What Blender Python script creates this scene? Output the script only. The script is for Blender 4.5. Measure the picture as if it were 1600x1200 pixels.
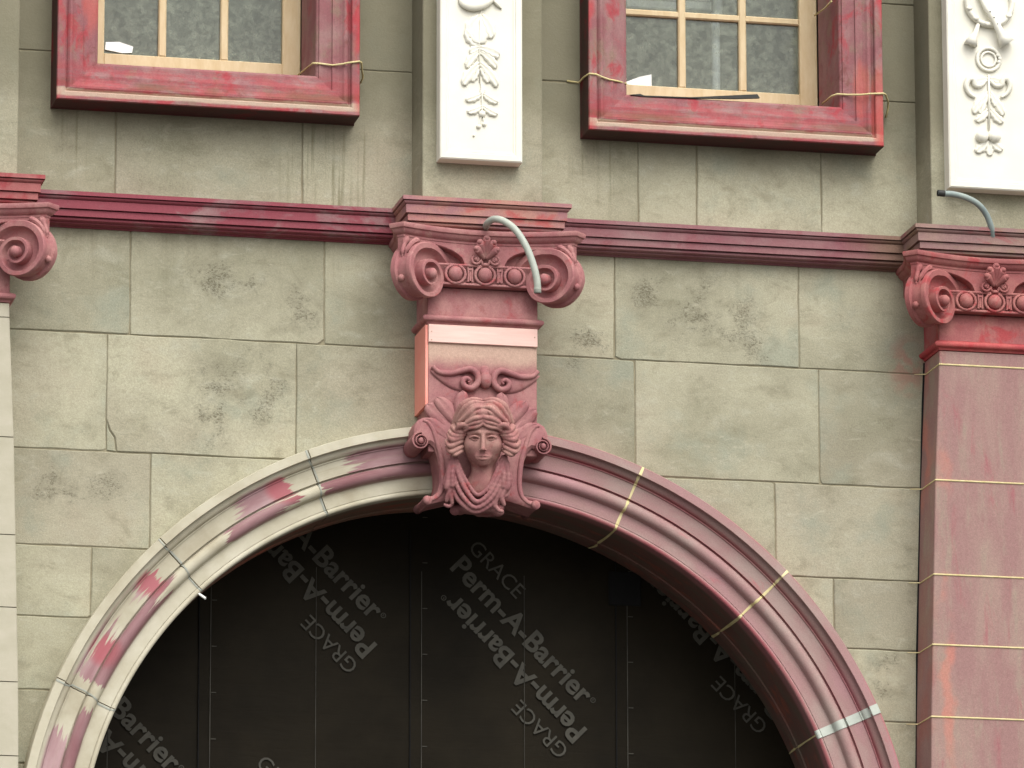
import bpy, math, random
import numpy as np
from mathutils import Matrix, Vector

for o in list(bpy.data.objects):
    bpy.data.objects.remove(o)
SC = bpy.context.scene
COL = SC.collection
rnd = random.Random(7)

# ---------------------------------------------------------------- camera
FPX = 9710.8                                   # focal length in photo pixels (1600 wide)
YAW, PITCH, ROLL = math.radians(12.5773), math.radians(13.0786), math.radians(-0.0877)
ZC = 8.2
_w = np.array([math.sin(YAW)*math.cos(PITCH), math.cos(YAW)*math.cos(PITCH), math.sin(PITCH)])
_r0 = np.array([math.cos(YAW), -math.sin(YAW), 0.0])
_u0 = np.cross(_r0, _w)
_r = math.cos(ROLL)*_r0 + math.sin(ROLL)*_u0
_u = -math.sin(ROLL)*_r0 + math.cos(ROLL)*_u0
CAM = np.array([0, 0, ZC]) - FPX*0.003*_w
cam = bpy.data.cameras.new('camera')
cam.sensor_width = 36
cam.lens = FPX/1600*36
cam.clip_end = 3000
cam_o = bpy.data.objects.new('camera', cam)
COL.objects.link(cam_o)
m = Matrix(((_r[0], _u[0], -_w[0], CAM[0]), (_r[1], _u[1], -_w[1], CAM[1]), (_r[2], _u[2], -_w[2], CAM[2]), (0, 0, 0, 1)))
cam_o.matrix_world = m
SC.camera = cam_o

# ---------------------------------------------------------------- light
SUN_EL, SUN_AZ = math.radians(52), math.radians(12)   # azimuth from the facade normal towards +X
wd = bpy.data.worlds.new('World')
SC.world = wd
wd.use_nodes = True
nt = wd.node_tree
nt.nodes.clear()
sky = nt.nodes.new('ShaderNodeTexSky')
sky.sky_type = 'NISHITA'
sky.sun_disc = False
sky.sun_elevation = SUN_EL
sky.sun_rotation = math.pi - SUN_AZ
sky.dust_density = 4.0
hs = nt.nodes.new('ShaderNodeHueSaturation')
hs.inputs['Saturation'].default_value = 0.12
bg = nt.nodes.new('ShaderNodeBackground')
bg.inputs['Strength'].default_value = 0.15
wo = nt.nodes.new('ShaderNodeOutputWorld')
nt.links.new(sky.outputs[0], hs.inputs['Color'])
nt.links.new(hs.outputs[0], bg.inputs['Color'])
nt.links.new(bg.outputs[0], wo.inputs['Surface'])
sl = bpy.data.lights.new('sun', 'SUN')
sl.energy = 0.9
sl.angle = math.radians(65)
sl.color = (1.0, 0.96, 0.87)
so = bpy.data.objects.new('sun', sl)
COL.objects.link(so)
sd = Vector((math.sin(SUN_AZ)*math.cos(SUN_EL), -math.cos(SUN_AZ)*math.cos(SUN_EL), math.sin(SUN_EL)))
so.rotation_euler = sd.to_track_quat('Z', 'Y').to_euler()
so.location = (6, -12, 20)
vs = SC.view_settings
vs.view_transform = 'Standard'
vs.look = 'None'
vs.gamma = 1
vs.exposure = 0.82

# ---------------------------------------------------------------- measuring: photo pixel -> metres on the plane d metres in front of the wall
def P(px, py, d=0.0):
    ray = _w + _r*(px-800)/FPX - _u*(py-600)/FPX
    t = (-d-CAM[1])/ray[1]
    p = CAM + t*ray
    return float(p[0]), float(p[2])
def P3(px, py, d=0.0):
    x, z = P(px, py, d)
    return (x, -d, z)

# ---------------------------------------------------------------- node helpers
K = 0.86
def srgb(r, g, b, k=None):
    k = K if k is None else k
    f = lambda v: (v/255/12.92 if v/255 <= .04045 else ((v/255+.055)/1.055)**2.4)
    return (min(.9, f(min(252, r*1.06))*k), min(.9, f(min(252, g*1.085))*k), min(.9, f(min(252, b*1.075))*k), 1)

def T(r, g, b):
    return srgb(r/1.06, g/1.085, b/1.075)

class NT:
    def __init__(s, name):
        s.m = bpy.data.materials.new(name)
        s.m.use_nodes = True
        s.t = s.m.node_tree
        s.t.nodes.clear()
        s.out = s.n('ShaderNodeOutputMaterial')
        s.geo = s.n('ShaderNodeNewGeometry')
        s.pos = s.geo.outputs['Position']
    def n(s, typ, **kw):
        nd = s.t.nodes.new(typ)
        for k, v in kw.items():
            setattr(nd, k, v)
        return nd
    def put(s, sock, v):
        if isinstance(v, bpy.types.NodeSocket):
            s.t.links.new(v, sock)
        elif v is not None:
            sock.default_value = v
    def math(s, op, a, b=None, c=None, clamp=False):
        nd = s.n('ShaderNodeMath', operation=op, use_clamp=clamp)
        s.put(nd.inputs[0], a); s.put(nd.inputs[1], b); s.put(nd.inputs[2], c)
        return nd.outputs[0]
    def scale(s, v, sc, off=(0, 0, 0)):
        nd = s.n('ShaderNodeMapping')
        s.put(nd.inputs[0], v)
        nd.inputs['Scale'].default_value = sc
        nd.inputs['Location'].default_value = off
        return nd.outputs[0]
    def noise(s, v, sc, det=4, rough=.55, dist=0.0):
        nd = s.n('ShaderNodeTexNoise')
        s.put(nd.inputs['Vector'], v)
        nd.inputs['Scale'].default_value = sc
        nd.inputs['Detail'].default_value = det
        nd.inputs['Roughness'].default_value = rough
        nd.inputs['Distortion'].default_value = dist
        return nd.outputs['Fac']
    def ramp(s, f, stops, interp='LINEAR'):
        nd = s.n('ShaderNodeValToRGB')
        s.put(nd.inputs[0], f)
        e = nd.color_ramp.elements
        nd.color_ramp.interpolation = interp
        while len(e) < len(stops):
            e.new(.5)
        for i, (p, c) in enumerate(stops):
            e[i].position = p
            e[i].color = c if isinstance(c, tuple) else (c, c, c, 1)
        return nd.outputs[0]
    def step(s, f, a, b):
        nd = s.n('ShaderNodeMapRange', interpolation_type='SMOOTHSTEP')
        s.put(nd.inputs[0], f)
        nd.inputs[1].default_value = a; nd.inputs[2].default_value = b
        return nd.outputs[0]
    def mix(s, f, a, b, blend='MIX'):
        nd = s.n('ShaderNodeMix', data_type='RGBA', blend_type=blend)
        s.put(nd.inputs[0], f); s.put(nd.inputs[6], a); s.put(nd.inputs[7], b)
        return nd.outputs[2]
    def xyz(s, v=None):
        nd = s.n('ShaderNodeSeparateXYZ')
        s.put(nd.inputs[0], s.pos if v is None else v)
        return nd.outputs
    def comb(s, x, y, z):
        nd = s.n('ShaderNodeCombineXYZ')
        s.put(nd.inputs[0], x); s.put(nd.inputs[1], y); s.put(nd.inputs[2], z)
        return nd.outputs[0]
    def blob(s, x, z, rx, rz):
        X, Y, Z = s.xyz()
        a = s.math('MULTIPLY', s.math('SUBTRACT', X, x), 1/rx)
        b = s.math('MULTIPLY', s.math('SUBTRACT', Z, z), 1/rz)
        d = s.math('ADD', s.math('MULTIPLY', a, a), s.math('MULTIPLY', b, b))
        return s.math('SUBTRACT', 1.0, d, clamp=True)
    def rand(s):
        return s.n('ShaderNodeObjectInfo').outputs['Random']
    def bump(s, h, strength=.3, dist=.004):
        nd = s.n('ShaderNodeBump')
        s.put(nd.inputs['Height'], h)
        nd.inputs['Strength'].default_value = strength
        nd.inputs['Distance'].default_value = dist
        return nd.outputs[0]
    def finish(s, color, rough=.8, normal=None, spec=.3, metal=0.0):
        b = s.n('ShaderNodeBsdfPrincipled')
        s.put(b.inputs['Base Color'], color)
        s.put(b.inputs['Roughness'], rough)
        b.inputs['Specular IOR Level'].default_value = spec
        b.inputs['Metallic'].default_value = metal
        if normal is not None:
            s.put(b.inputs['Normal'], normal)
        s.t.links.new(b.outputs[0], s.out.inputs[0])
        return s.m

ACX, ACZ = -0.212, 5.845            # arch centre

def mat_stone():
    s = NT('grey_stone')
    rv = s.rand()
    off = s.comb(s.math('MULTIPLY', rv, 37.0), s.math('MULTIPLY', rv, 11.0), s.math('MULTIPLY', rv, 23.0))
    ad = s.n('ShaderNodeVectorMath', operation='ADD')
    s.put(ad.inputs[0], s.pos); s.put(ad.inputs[1], off)
    v = ad.outputs[0]
    big = s.noise(v, 1.6, 5, .6)
    mid = s.noise(s.scale(v, (1, 1, 1.7)), 6.0, 6, .65, .4)
    fine = s.noise(v, 120.0, 4, .7)
    col = s.ramp(big, [(.3, T(144, 141, 119)), (.44, T(160, 156, 134)), (.58, T(172, 168, 145)), (.72, T(168, 160, 138))])
    col = s.mix(s.math('MULTIPLY', s.step(mid, .52, .76), .7), col, T(176, 174, 155))
    col = s.mix(s.math('MULTIPLY', s.step(s.noise(v, 1.1, 3, .5), .52, .68), .3), col, T(164, 153, 136))
    col = s.mix(s.math('MULTIPLY', s.step(s.noise(v, 2.9, 4, .6), .52, .72), .55), col, T(146, 152, 136))
    col = s.mix(s.math('MULTIPLY', s.step(mid, .5, .26), .5), col, T(128, 123, 102))
    tint = s.math('MULTIPLY_ADD', rv, .16, .92)
    col = s.mix(1.0, col, s.comb(tint, tint, tint), 'MULTIPLY')
    gr = s.math('MULTIPLY_ADD', s.math('SUBTRACT', fine, .5), .6, 1.0)
    gr = s.math('MULTIPLY', gr, s.math('MULTIPLY_ADD', s.math('SUBTRACT', s.noise(s.pos, 230, 2, .6), .5), .7, 1.0))
    col = s.mix(1.0, col, s.comb(gr, gr, gr), 'MULTIPLY')
    sc_ = s.noise(s.scale(v, (2.2, 1, 5.5)), 3.2, 7, .72, 1.4)
    col = s.mix(s.math('MULTIPLY', s.step(sc_, .57, .70), .45), col, T(188, 184, 164))
    col = s.mix(s.math('MULTIPLY', s.step(s.noise(v, 4.6, 7, .7, .8), .58, .72), .4), col, T(122, 116, 94))
    # grime of the upper storey beside and under the windows
    X, Y, Z = s.xyz()
    gz = s.math('ADD', Z, s.math('MULTIPLY', s.math('SUBTRACT', s.noise(s.pos, 3.0, 5, .6), .5), .6))
    g = s.math('MULTIPLY', s.step(gz, 9.15, 9.65), .78)
    col = s.mix(g, col, T(122, 117, 97))
    ro = s.math('MULTIPLY', s.step(Z, 8.45, 8.86), s.math('SUBTRACT', 1.0, s.step(Z, 8.9, 8.95)))
    rs_ = s.step(s.noise(s.scale(s.pos, (9, 1, .5)), 1.0, 5, .65), .5, .72)
    col = s.mix(s.math('MULTIPLY', s.math('MULTIPLY', ro, rs_), .5), col, T(120, 114, 92))
    # water streaks below the window corners
    st = s.noise(s.scale(s.pos, (30, 1, 1.3)), 1.0, 4, .6)
    smask = s.math('ADD', s.blob(-0.87, 9.18, .3, .34), s.math('ADD', s.math('MULTIPLY', s.blob(0.42, 9.25, .16, .28), .7), s.math('MULTIPLY', s.blob(-2.1, 9.3, .15, .25), .7)), clamp=True)
    col = s.mix(s.math('MULTIPLY', s.math('MULTIPLY', s.step(st, .5, .68), smask), .75), col, srgb(96, 90, 62))
    # pitted lichen specks in clusters
    sp = s.noise(s.scale(s.pos, (1, 1, 1.35)), 80.0, 5, .75, .8)
    cl = s.noise(s.pos, 5.5, 5, .7)
    bl = None
    for px, py, rx, rz, a in ((355, 440, .32, .13, 1), (465, 485, .17, .18, .8), (330, 640, .16, .32, 1), (405, 610, .22, .28, .9), (90, 755, .22, .2, 1), (160, 760, .3, .12, .7),
                              (1030, 465, .2, .15, 1), (1110, 490, .3, .24, 1.1), (1190, 540, .25, .15, .8), (930, 530, .2, .14, .9), (1385, 1060, .14, .2, .8), (900, 560, .15, .1, .7), (1010, 150, .1, .1, .3), (1340, 500, .25, .1, .5)):
        x, z = P(px, py)
        b = s.math('MULTIPLY', s.blob(x, z, rx, rz), a)
        bl = b if bl is None else s.math('MAXIMUM', bl, b)
    k = s.math('MULTIPLY', bl, s.step(cl, .36, .62))
    specks = s.step(s.math('ADD', sp, s.math('MULTIPLY', k, .2)), .60, .76)
    specks = s.math('MULTIPLY', specks, s.step(k, .12, .75))
    col = s.mix(s.math('MULTIPLY', k, .4), col, T(124, 121, 104))
    col = s.mix(s.math('MULTIPLY', specks, .68), col, T(100, 94, 76))
    # pink overspray beside the right pilaster and under the string course
    pk = s.math('MULTIPLY', s.blob(1.93, 8.38, .12, .17), s.step(s.noise(s.pos, 14, 4), .4, .6))
    col = s.mix(s.math('MULTIPLY', pk, .55), col, srgb(170, 110, 100))
    h = s.math('ADD', s.math('MULTIPLY', fine, .5), s.math('ADD', s.math('MULTIPLY', mid, 1.4), s.math('MULTIPLY', specks, -1.2)))
    return s.finish(col, .92, s.bump(h, .4, .006), .15)

def mat_simple(name, c1, c2, sc=8, rough=.7, bump=.15, spec=.3, metal=0.0, stretch=(1, 1, 1), bscale=60):
    s = NT(name)
    f = s.noise(s.scale(s.pos, stretch), sc, 5, .6)
    col = s.ramp(f, [(.32, c1), (.68, c2)])
    h = s.noise(s.pos, bscale, 4, .65)
    return s.finish(col, rough, s.bump(h, bump, .004), spec, metal)

def mat_paint(name, base, second, red, redamt=.5, dust=None, dustamt=.3, sc=3.0, stretch=(1, 1, 1), grad=None, rough=.72, deep=None, extra=None):
    """half stripped, patched paint: two greyed tones, soft primer patches, stone dust, red left in the hollows of the brushwork"""
    s = NT(name)
    v = s.scale(s.pos, stretch)
    a = s.noise(v, sc, 6, .62, .4)
    col = s.ramp(a, [(.40, base), (.58, second)])
    if dust:
        d = s.noise(s.scale(s.pos, stretch, (9, 4, 1)), sc*1.6, 6, .7)
        lo = .70 - .34*dustamt
        col = s.mix(s.math('MULTIPLY', s.step(d, lo, lo+.18), .8), col, dust)
    b = s.noise(s.scale(s.pos, stretch, (3.3, 1.7, 5.1)), sc*1.25, 6, .66, .5)
    lo = .62 - .3*redamt
    rmask = s.step(b, lo, lo+.15)
    if grad:
        X, Y, Z = s.xyz()
        gm = s.step(X, grad[0], grad[1])
        rmask = s.math('MULTIPLY', rmask, s.math('MULTIPLY_ADD', gm, grad[2]-grad[3], grad[3]), clamp=True)
    col = s.mix(s.math('MULTIPLY', rmask, .9), col, red)
    if deep:
        e = s.noise(s.scale(s.pos, stretch, (5, 7, 3)), sc*2.6, 5, .7, .3)
        col = s.mix(s.math('MULTIPLY', s.step(e, .56, .7), .6), col, deep)
    if grad and len(grad) > 4:
        X, Y, Z = s.xyz()
        e = s.math('ADD', X, s.math('MULTIPLY', s.math('SUBTRACT', s.noise(s.pos, 3.0, 5, .65), .5), .9))
        col = s.mix(s.math('MULTIPLY', s.step(e, grad[4], grad[5]), .8), col, grad[6])
    if extra:
        col = extra(s, col)
    g = s.noise(s.pos, 90, 3, .7)
    gg = s.math('MULTIPLY_ADD', s.math('SUBTRACT', g, .5), .35, 1.0)
    g2 = s.noise(s.pos, 230, 2, .6)
    gg = s.math('MULTIPLY', gg, s.math('MULTIPLY_ADD', s.math('SUBTRACT', g2, .5), .6, 1.0))
    col = s.mix(1.0, col, s.comb(gg, gg, gg), 'MULTIPLY')
    h = s.math('ADD', s.noise(s.pos, 45, 5, .7), s.math('MULTIPLY', a, .6))
    return s.finish(col, rough, s.bump(h, .25, .004), .2)

def polar(s):
    X, Y, Z = s.xyz()
    dx = s.math('SUBTRACT', X, ACX)
    dz = s.math('SUBTRACT', Z, ACZ)
    r = s.math('SQRT', s.math('ADD', s.math('MULTIPLY', dx, dx), s.math('MULTIPLY', dz, dz)))
    th = s.math('ARCTAN2', dz, dx)
    return r, th, Y

def th_px(px, py, d=.1):
    x, z = P(px, py, d)
    return math.atan2(z-ACZ, x-ACX)

def mat_arch_cream():
    s = NT('cream_stripped_arch_stone')
    r, th, Y = polar(s)
    pv = s.comb(s.math('MULTIPLY', th, 2.0), r, Y)
    base = s.ramp(s.noise(s.pos, 5, 5, .6), [(.28, T(172, 163, 140)), (.5, T(190, 183, 161)), (.7, T(202, 196, 176))])
    sv = s.scale(pv, (2.4, 46, 4))
    streak = s.noise(sv, 1.0, 5, .65, .25)
    # how much paint is left along the arc (angle -> amount), measured on the photograph
    def amount(stops):
        t = s.math('DIVIDE', th, math.pi)
        pts = sorted((a/math.pi, v) for a, v in stops)
        return s.ramp(t, [(p, float(v)) for p, v in pts])
    ta = th_px
    fas = amount([(ta(690, 720), 1), (ta(600, 720), .9), (ta(545, 735), .55), (ta(500, 745), .0), (ta(470, 752), .1), (ta(440, 765), .95), (ta(390, 792), .7), (ta(345, 815), .3), (ta(290, 862), .25), (ta(262, 885), .1), (ta(235, 905), .85), (ta(200, 950), .5), (ta(160, 1010), .8), (ta(138, 1055), .85), (ta(125, 1080), .0), (ta(95, 1105), .3), (ta(80, 1160), .9)])
    tor = amount([(ta(690, 750), 1), (ta(560, 765), .85), (ta(515, 780), .7), (ta(500, 785), .05), (ta(470, 790), .7), (ta(380, 840), .9), (ta(350, 865), .3), (ta(310, 890), .1), (ta(262, 930), .7), (ta(200, 1010), .9), (ta(163, 1065), .9), (ta(150, 1085), .0), (ta(130, 1120), .8), (ta(110, 1190), .9)])
    def band(lo, hi, e=.008):
        return s.math('MULTIPLY', s.step(r, lo-e, lo+e), s.math('SUBTRACT', 1.0, s.step(r, hi-e, hi+e)))
    rn = s.math('MULTIPLY', s.math('SUBTRACT', streak, .5), 1.7)
    m1 = s.math('MULTIPLY', band(1.955, 2.05, .012), s.step(s.math('ADD', fas, rn), .58, .68))
    m2 = s.math('MULTIPLY', band(1.893, 1.955), s.step(s.math('ADD', tor, rn), .56, .64))
    mauve = s.ramp(s.noise(s.scale(pv, (3, 12, 3)), 1.0, 4), [(.35, srgb(172, 140, 142)), (.65, srgb(140, 100, 104))])
    redm = s.blob(*P(450, 762, .1), .13, .09)
    redm = s.math('MAXIMUM', redm, s.blob(*P(236, 900, .1), .1, .12))
    redm = s.math('MAXIMUM', redm, s.math('MULTIPLY', s.blob(*P(165, 1015, .1), .1, .1), .8))
    mauve = s.mix(s.math('MULTIPLY', s.step(redm, .05, .7), .8), mauve, T(176, 92, 100))
    col = s.mix(m1, base, mauve)
    col = s.mix(m2, col, s.mix(.45, mauve, srgb(112, 66, 70)))
    # thin dirty streaks everywhere along the mouldings
    ds = s.noise(s.scale(pv, (1.0, 60, 4), (4, 2, 1)), 1.0, 5, .7)
    col = s.mix(s.math('MULTIPLY', s.math('MULTIPLY', s.step(ds, .56, .7), band(1.9, 2.075, .02)), .4), col, srgb(150, 132, 112))
    # soffit: brown with orange-red patches
    sof = s.step(r, 1.835, 1.812)
    sb = s.ramp(s.noise(s.scale(pv, (3, 1, 8)), 1.2, 5, .6), [(.38, T(118, 100, 84)), (.56, T(138, 96, 80)), (.74, T(166, 86, 66))])
    inn = s.step(Y, -.02, .03)
    col = s.mix(inn, col, sb)
    h = s.noise(s.pos, 50, 4, .65)
    return s.finish(col, .75, s.bump(h, .2, .004), .25)

def mat_arch_mauve():
    s = NT('mauve_painted_arch')
    r, th, Y = polar(s)
    pv = s.comb(s.math('MULTIPLY', th, 2.0), r, Y)
    a = s.noise(s.scale(pv, (1.2, 2.5, 2)), 2.0, 5, .6)
    col = s.ramp(a, [(.36, T(166, 142, 135)), (.52, T(162, 126, 123)), (.66, T(170, 128, 130))])
    rm = s.step(s.noise(s.scale(pv, (2, 6, 3), (3, 3, 3)), 2.2, 5, .65), .6, .74)
    col = s.mix(s.math('MULTIPLY', rm, .55), col, srgb(176, 84, 92))
    nz = s.noise(s.scale(pv, (2, 30, 4)), 1.0, 4)
    def band(lo, hi, e=.006):
        return s.math('MULTIPLY', s.step(r, lo-e, lo+e), s.math('SUBTRACT', 1.0, s.step(r, hi-e, hi+e)))
    lines = s.math('MAXIMUM', band(1.805, 1.822), s.math('MAXIMUM', band(2.033, 2.047), band(1.955, 1.962)))
    col = s.mix(s.math('MULTIPLY', lines, s.math('MULTIPLY_ADD', nz, .8, .2)), col, srgb(140, 44, 58))
    col = s.mix(s.math('MULTIPLY', band(2.047, 2.072), .55), col, srgb(120, 84, 80))
    col = s.mix(s.math('MULTIPLY', s.step(r, 2.1, 2.118), s.math('MULTIPLY', s.step(nz, .4, .6), .6)), col, srgb(186, 84, 92))
    sb = s.ramp(s.noise(s.scale(pv, (4, 1, 9)), 1.3, 5, .65), [(.38, T(104, 88, 76)), (.56, T(112, 80, 72)), (.74, T(150, 86, 68))])
    col = s.mix(s.step(Y, -.02, .03), col, sb)
    g2 = s.math('MULTIPLY_ADD', s.math('SUBTRACT', s.noise(s.pos, 230, 2, .6), .5), .6, 1.0)
    col = s.mix(1.0, col, s.comb(g2, g2, g2), 'MULTIPLY')
    h = s.noise(s.pos, 55, 4, .65)
    return s.finish(col, .7, s.bump(h, .22, .004), .3)

def mat_glass():
    s = NT('dusty_window_glass')
    X, Y, Z = s.xyz()
    d = s.noise(s.pos, 16, 9, .82, .3)
    fine = s.noise(s.pos, 70, 4, .7)
    low = s.math('SUBTRACT', 1.0, s.step(s.math('ADD', Z, s.math('MULTIPLY', d, .18)), 9.83, 9.98))
    spl = s.math('MULTIPLY', s.step(fine, .56, .68), low)
    amt = s.math('ADD', s.math('MULTIPLY_ADD', s.math('ADD', s.math('MULTIPLY', s.step(d, .35, .72), .6), s.math('MULTIPLY', s.step(s.noise(s.pos, 34, 5, .7), .4, .68), .4)), .42, .2), s.math('MULTIPLY', spl, .6), clamp=True)
    tr = s.n('ShaderNodeBsdfTransparent')
    tr.inputs[0].default_value = (.86, .9, .88, 1)
    df = s.n('ShaderNodeBsdfDiffuse')
    df.inputs[0].default_value = T(166, 174, 154)
    gl = s.n('ShaderNodeBsdfGlossy')
    gl.inputs['Roughness'].default_value = .12
    fr = s.n('ShaderNodeFresnel')
    fr.inputs[0].default_value = 1.5
    m1 = s.n('ShaderNodeMixShader')
    s.put(m1.inputs[0], amt)
    s.t.links.new(tr.outputs[0], m1.inputs[1]); s.t.links.new(df.outputs[0], m1.inputs[2])
    m2 = s.n('ShaderNodeMixShader')
    s.t.links.new(fr.outputs[0], m2.inputs[0])
    s.t.links.new(m1.outputs[0], m2.inputs[1]); s.t.links.new(gl.outputs[0], m2.inputs[2])
    s.t.links.new(m2.outputs[0], s.out.inputs[0])
    return s.m

def mat_membrane():
    s = NT('black_membrane')
    f = s.noise(s.pos, 2.0, 5, .6)
    col = s.ramp(f, [(.3, (.0075, .0058, .0032, 1)), (.7, (.0165, .0128, .0072, 1))])
    wr = s.noise(s.scale(s.pos, (3, 1, 22)), 1.5, 5, .65, .8)
    return s.finish(col, .6, s.bump(wr, .2, .006), .07)

M = {}
M['stone'] = mat_stone()
M['mortar'] = mat_simple('mortar', T(128, 120, 98), T(156, 148, 122), 20, .95)
M['cream'] = mat_simple('cream_stone', T(178, 172, 151), T(190, 183, 164), 7, .8, .2, stretch=(1, 1, 1.5))
M['white'] = mat_simple('white_relief_plaster', (.69, .665, .565, 1), (.74, .715, .625, 1), 5, .55, .06)
M['tan'] = mat_simple('tan_sash_wood', T(208, 184, 142), T(222, 202, 164), 9, .6, .15, stretch=(4, 1, 1))
M['glass'] = mat_glass()
M['membrane'] = mat_membrane()
M['print'] = mat_simple('faded_grey_print', (.042, .039, .03, 1), (.066, .061, .047, 1), 14, .7, .1)
M['print_line'] = mat_simple('faint_printed_line', (.024, .022, .017, 1), (.07, .065, .05, 1), 6, .7, .1)
M['black'] = mat_simple('black_void', (.004, .004, .004, 1), (.006, .006, .006, 1), 5, .9)
M['arch_cream'] = mat_arch_cream()
M['arch_mauve'] = mat_arch_mauve()
M['pink_board'] = mat_simple('pale_pink_board', T(236, 192, 180), T(242, 206, 194), 6, .6, .1, stretch=(1, 1, 12))
M['salmon'] = mat_simple('salmon_board', T(246, 150, 136), T(250, 170, 154), 5, .65, .1)
M['bead_yellow'] = mat_simple('yellow_sealant', T(206, 190, 132), T(226, 212, 164), 20, .6)
M['bead_grey'] = mat_simple('grey_sealant', srgb(138, 138, 130), srgb(160, 158, 148), 20, .7)
M['tape'] = mat_simple('pale_grey_tape', srgb(170, 172, 164), srgb(186, 186, 178), 14, .6)
M['conduit'] = mat_simple('grey_plastic_conduit', srgb(156, 158, 150), srgb(176, 176, 166), 12, .45, .05)
M['conduit_blue'] = mat_simple('blue_grey_conduit', srgb(118, 128, 130), srgb(146, 152, 146), 9, .5, .05)
M['rubber'] = mat_simple('black_rubber', (.02, .02, .02, 1), (.035, .035, .03, 1), 12, .6)
M['ground'] = mat_simple('pavement', (.075, .073, .068, 1), (.12, .115, .105, 1), 1.5, .9)
M['room'] = mat_simple('room_plaster', (.26, .27, .25, 1), (.32, .33, .3, 1), 2, .9)
M['metal'] = mat_simple('galvanised_pipe', (.80, .84, .86, 1), (.9, .92, .92, 1), 8, .4, .05, .5)
M['card'] = mat_simple('white_card', (.75, .76, .72, 1), (.82, .82, .79, 1), 6, .7)
# painted trim
def ex_window(s, col):
    # pale stone dust worn through along the lower moulding
    X, Y, Z = s.xyz()
    n = s.noise(s.scale(s.pos, (3, 1, 14)), 2.0, 5, .65)
    z = s.math('ADD', Z, s.math('MULTIPLY', s.math('SUBTRACT', n, .5), .03))
    band = s.math('MULTIPLY', s.step(z, 9.425, 9.437), s.math('SUBTRACT', 1.0, s.step(z, 9.462, 9.474)))
    col = s.mix(s.math('MULTIPLY', band, .85), col, T(190, 170, 150))
    lowm = s.math('SUBTRACT', 1.0, s.step(z, 9.56, 9.64))
    col = s.mix(s.math('MULTIPLY', lowm, s.math('MULTIPLY', s.step(n, .38, .6), .6)), col, T(166, 66, 72))
    col = s.mix(s.math('MULTIPLY', band, .7), col, T(190, 170, 150))
    dirty = s.math('MULTIPLY', s.step(z, 9.474, 9.486), s.math('SUBTRACT', 1.0, s.step(z, 9.50, 9.53)))
    col = s.mix(s.math('MULTIPLY', dirty, s.math('MULTIPLY', s.step(s.noise(s.pos, 3.5, 4), .42, .6), .7)), col, T(112, 76, 58))
    edge = None
    for xe in (-2.197, -.765, .336, 1.782):
        e = s.math('SUBTRACT', 1.0, s.step(s.math('ABSOLUTE', s.math('SUBTRACT', X, xe)), .012, .045))
        edge = e if edge is None else s.math('MAXIMUM', edge, e)
    col = s.mix(s.math('MULTIPLY', edge, s.math('MULTIPLY', s.step(s.noise(s.scale(s.pos, (1, 1, .6)), 5, 4), .45, .62), .75)), col, T(184, 60, 66))
    hot = s.math('MAXIMUM', s.blob(-2.03, 9.95, .07, .28), s.math('MAXIMUM', s.blob(1.68, 9.70, .05, .22), s.blob(1.76, 9.60, .05, .3)))
    return s.mix(s.math('MULTIPLY', s.step(s.math('MULTIPLY', hot, s.noise(s.scale(s.pos, (8, 1, 2)), 3, 4)), .12, .45), .55), col, T(192, 92, 82))
def ex_pil(s, col):
    # salmon primer strip down the left arris
    X, Y, Z = s.xyz()
    n = s.noise(s.scale(s.pos, (1.2, 1, 1)), 4.5, 5, .6)
    x = s.math('ADD', X, s.math('MULTIPLY', s.math('SUBTRACT', n, .5), .16))
    band = s.math('MULTIPLY', s.step(x, 1.985, 2.01), s.math('SUBTRACT', 1.0, s.step(x, 2.03, 2.065)))
    k = s.step(s.noise(s.scale(s.pos, (1, 1, 1), (2, 2, 2)), 2.4, 4), .40, .56)
    col = s.mix(s.math('MULTIPLY', s.math('MULTIPLY', band, k), .6), col, T(196, 122, 106))
    side = s.math('SUBTRACT', 1.0, s.step(X, 1.93, 2.0))
    return s.mix(s.math('MULTIPLY', side, s.math('MULTIPLY', s.step(n, .42, .6), .5)), col, T(160, 96, 84))
def ex_key(s, col):
    X, Y, Z = s.xyz()
    n = s.math('MULTIPLY', s.math('SUBTRACT', s.noise(s.pos, 9, 5, .65), .5), .09)
    t = s.step(s.math('ADD', Z, n), 8.19, 8.27)
    return s.mix(s.math('MULTIPLY', t, .8), col, T(200, 172, 152))
M['p_cornice'] = mat_paint('crimson_string_course_paint', T(149, 115, 115), T(137, 92, 97), T(140, 65, 76), .75, T(155, 133, 124), .25, 2.4, (1, 1, 1.8), (-.5, .45, .25, 1.2, 1.45, 1.95, T(126, 103, 83)), deep=T(135, 72, 77))
M['p_cornice_l'] = mat_paint('crimson_cornice_block_paint', T(169, 107, 103), T(158, 90, 90), T(153, 61, 66), .6, None, 0, 3.5)
M['p_cornice_c'] = mat_paint('rose_cornice_block_paint', T(177, 129, 118), T(160, 114, 116), T(175, 88, 85), .3, T(173, 138, 116), .4, 5.0, (1, 1, 2))
M['p_cornice_r'] = mat_paint('brown_mauve_cornice_block_paint', T(156, 127, 118), T(144, 112, 110), T(151, 83, 85), .25, T(138, 118, 92), .6, 3.2, (1, 1, 2))
M['p_capital'] = mat_paint('dusty_rose_capital_paint', T(178, 128, 124), T(163, 107, 108), T(171, 89, 90), .22, T(182, 147, 136), .4, 7.0, deep=T(153, 89, 88))
M['p_capital_r'] = mat_paint('red_rose_capital_paint', T(171, 112, 106), T(158, 95, 94), T(169, 70, 73), .4, T(176, 132, 121), .3, 7.0, deep=T(153, 80, 79))
M['p_key'] = mat_paint('mauve_rose_keystone_paint', T(169, 121, 118), T(153, 101, 103), T(163, 82, 83), .22, T(176, 140, 129), .35, 7.5, deep=T(144, 81, 80), extra=ex_key)
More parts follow.
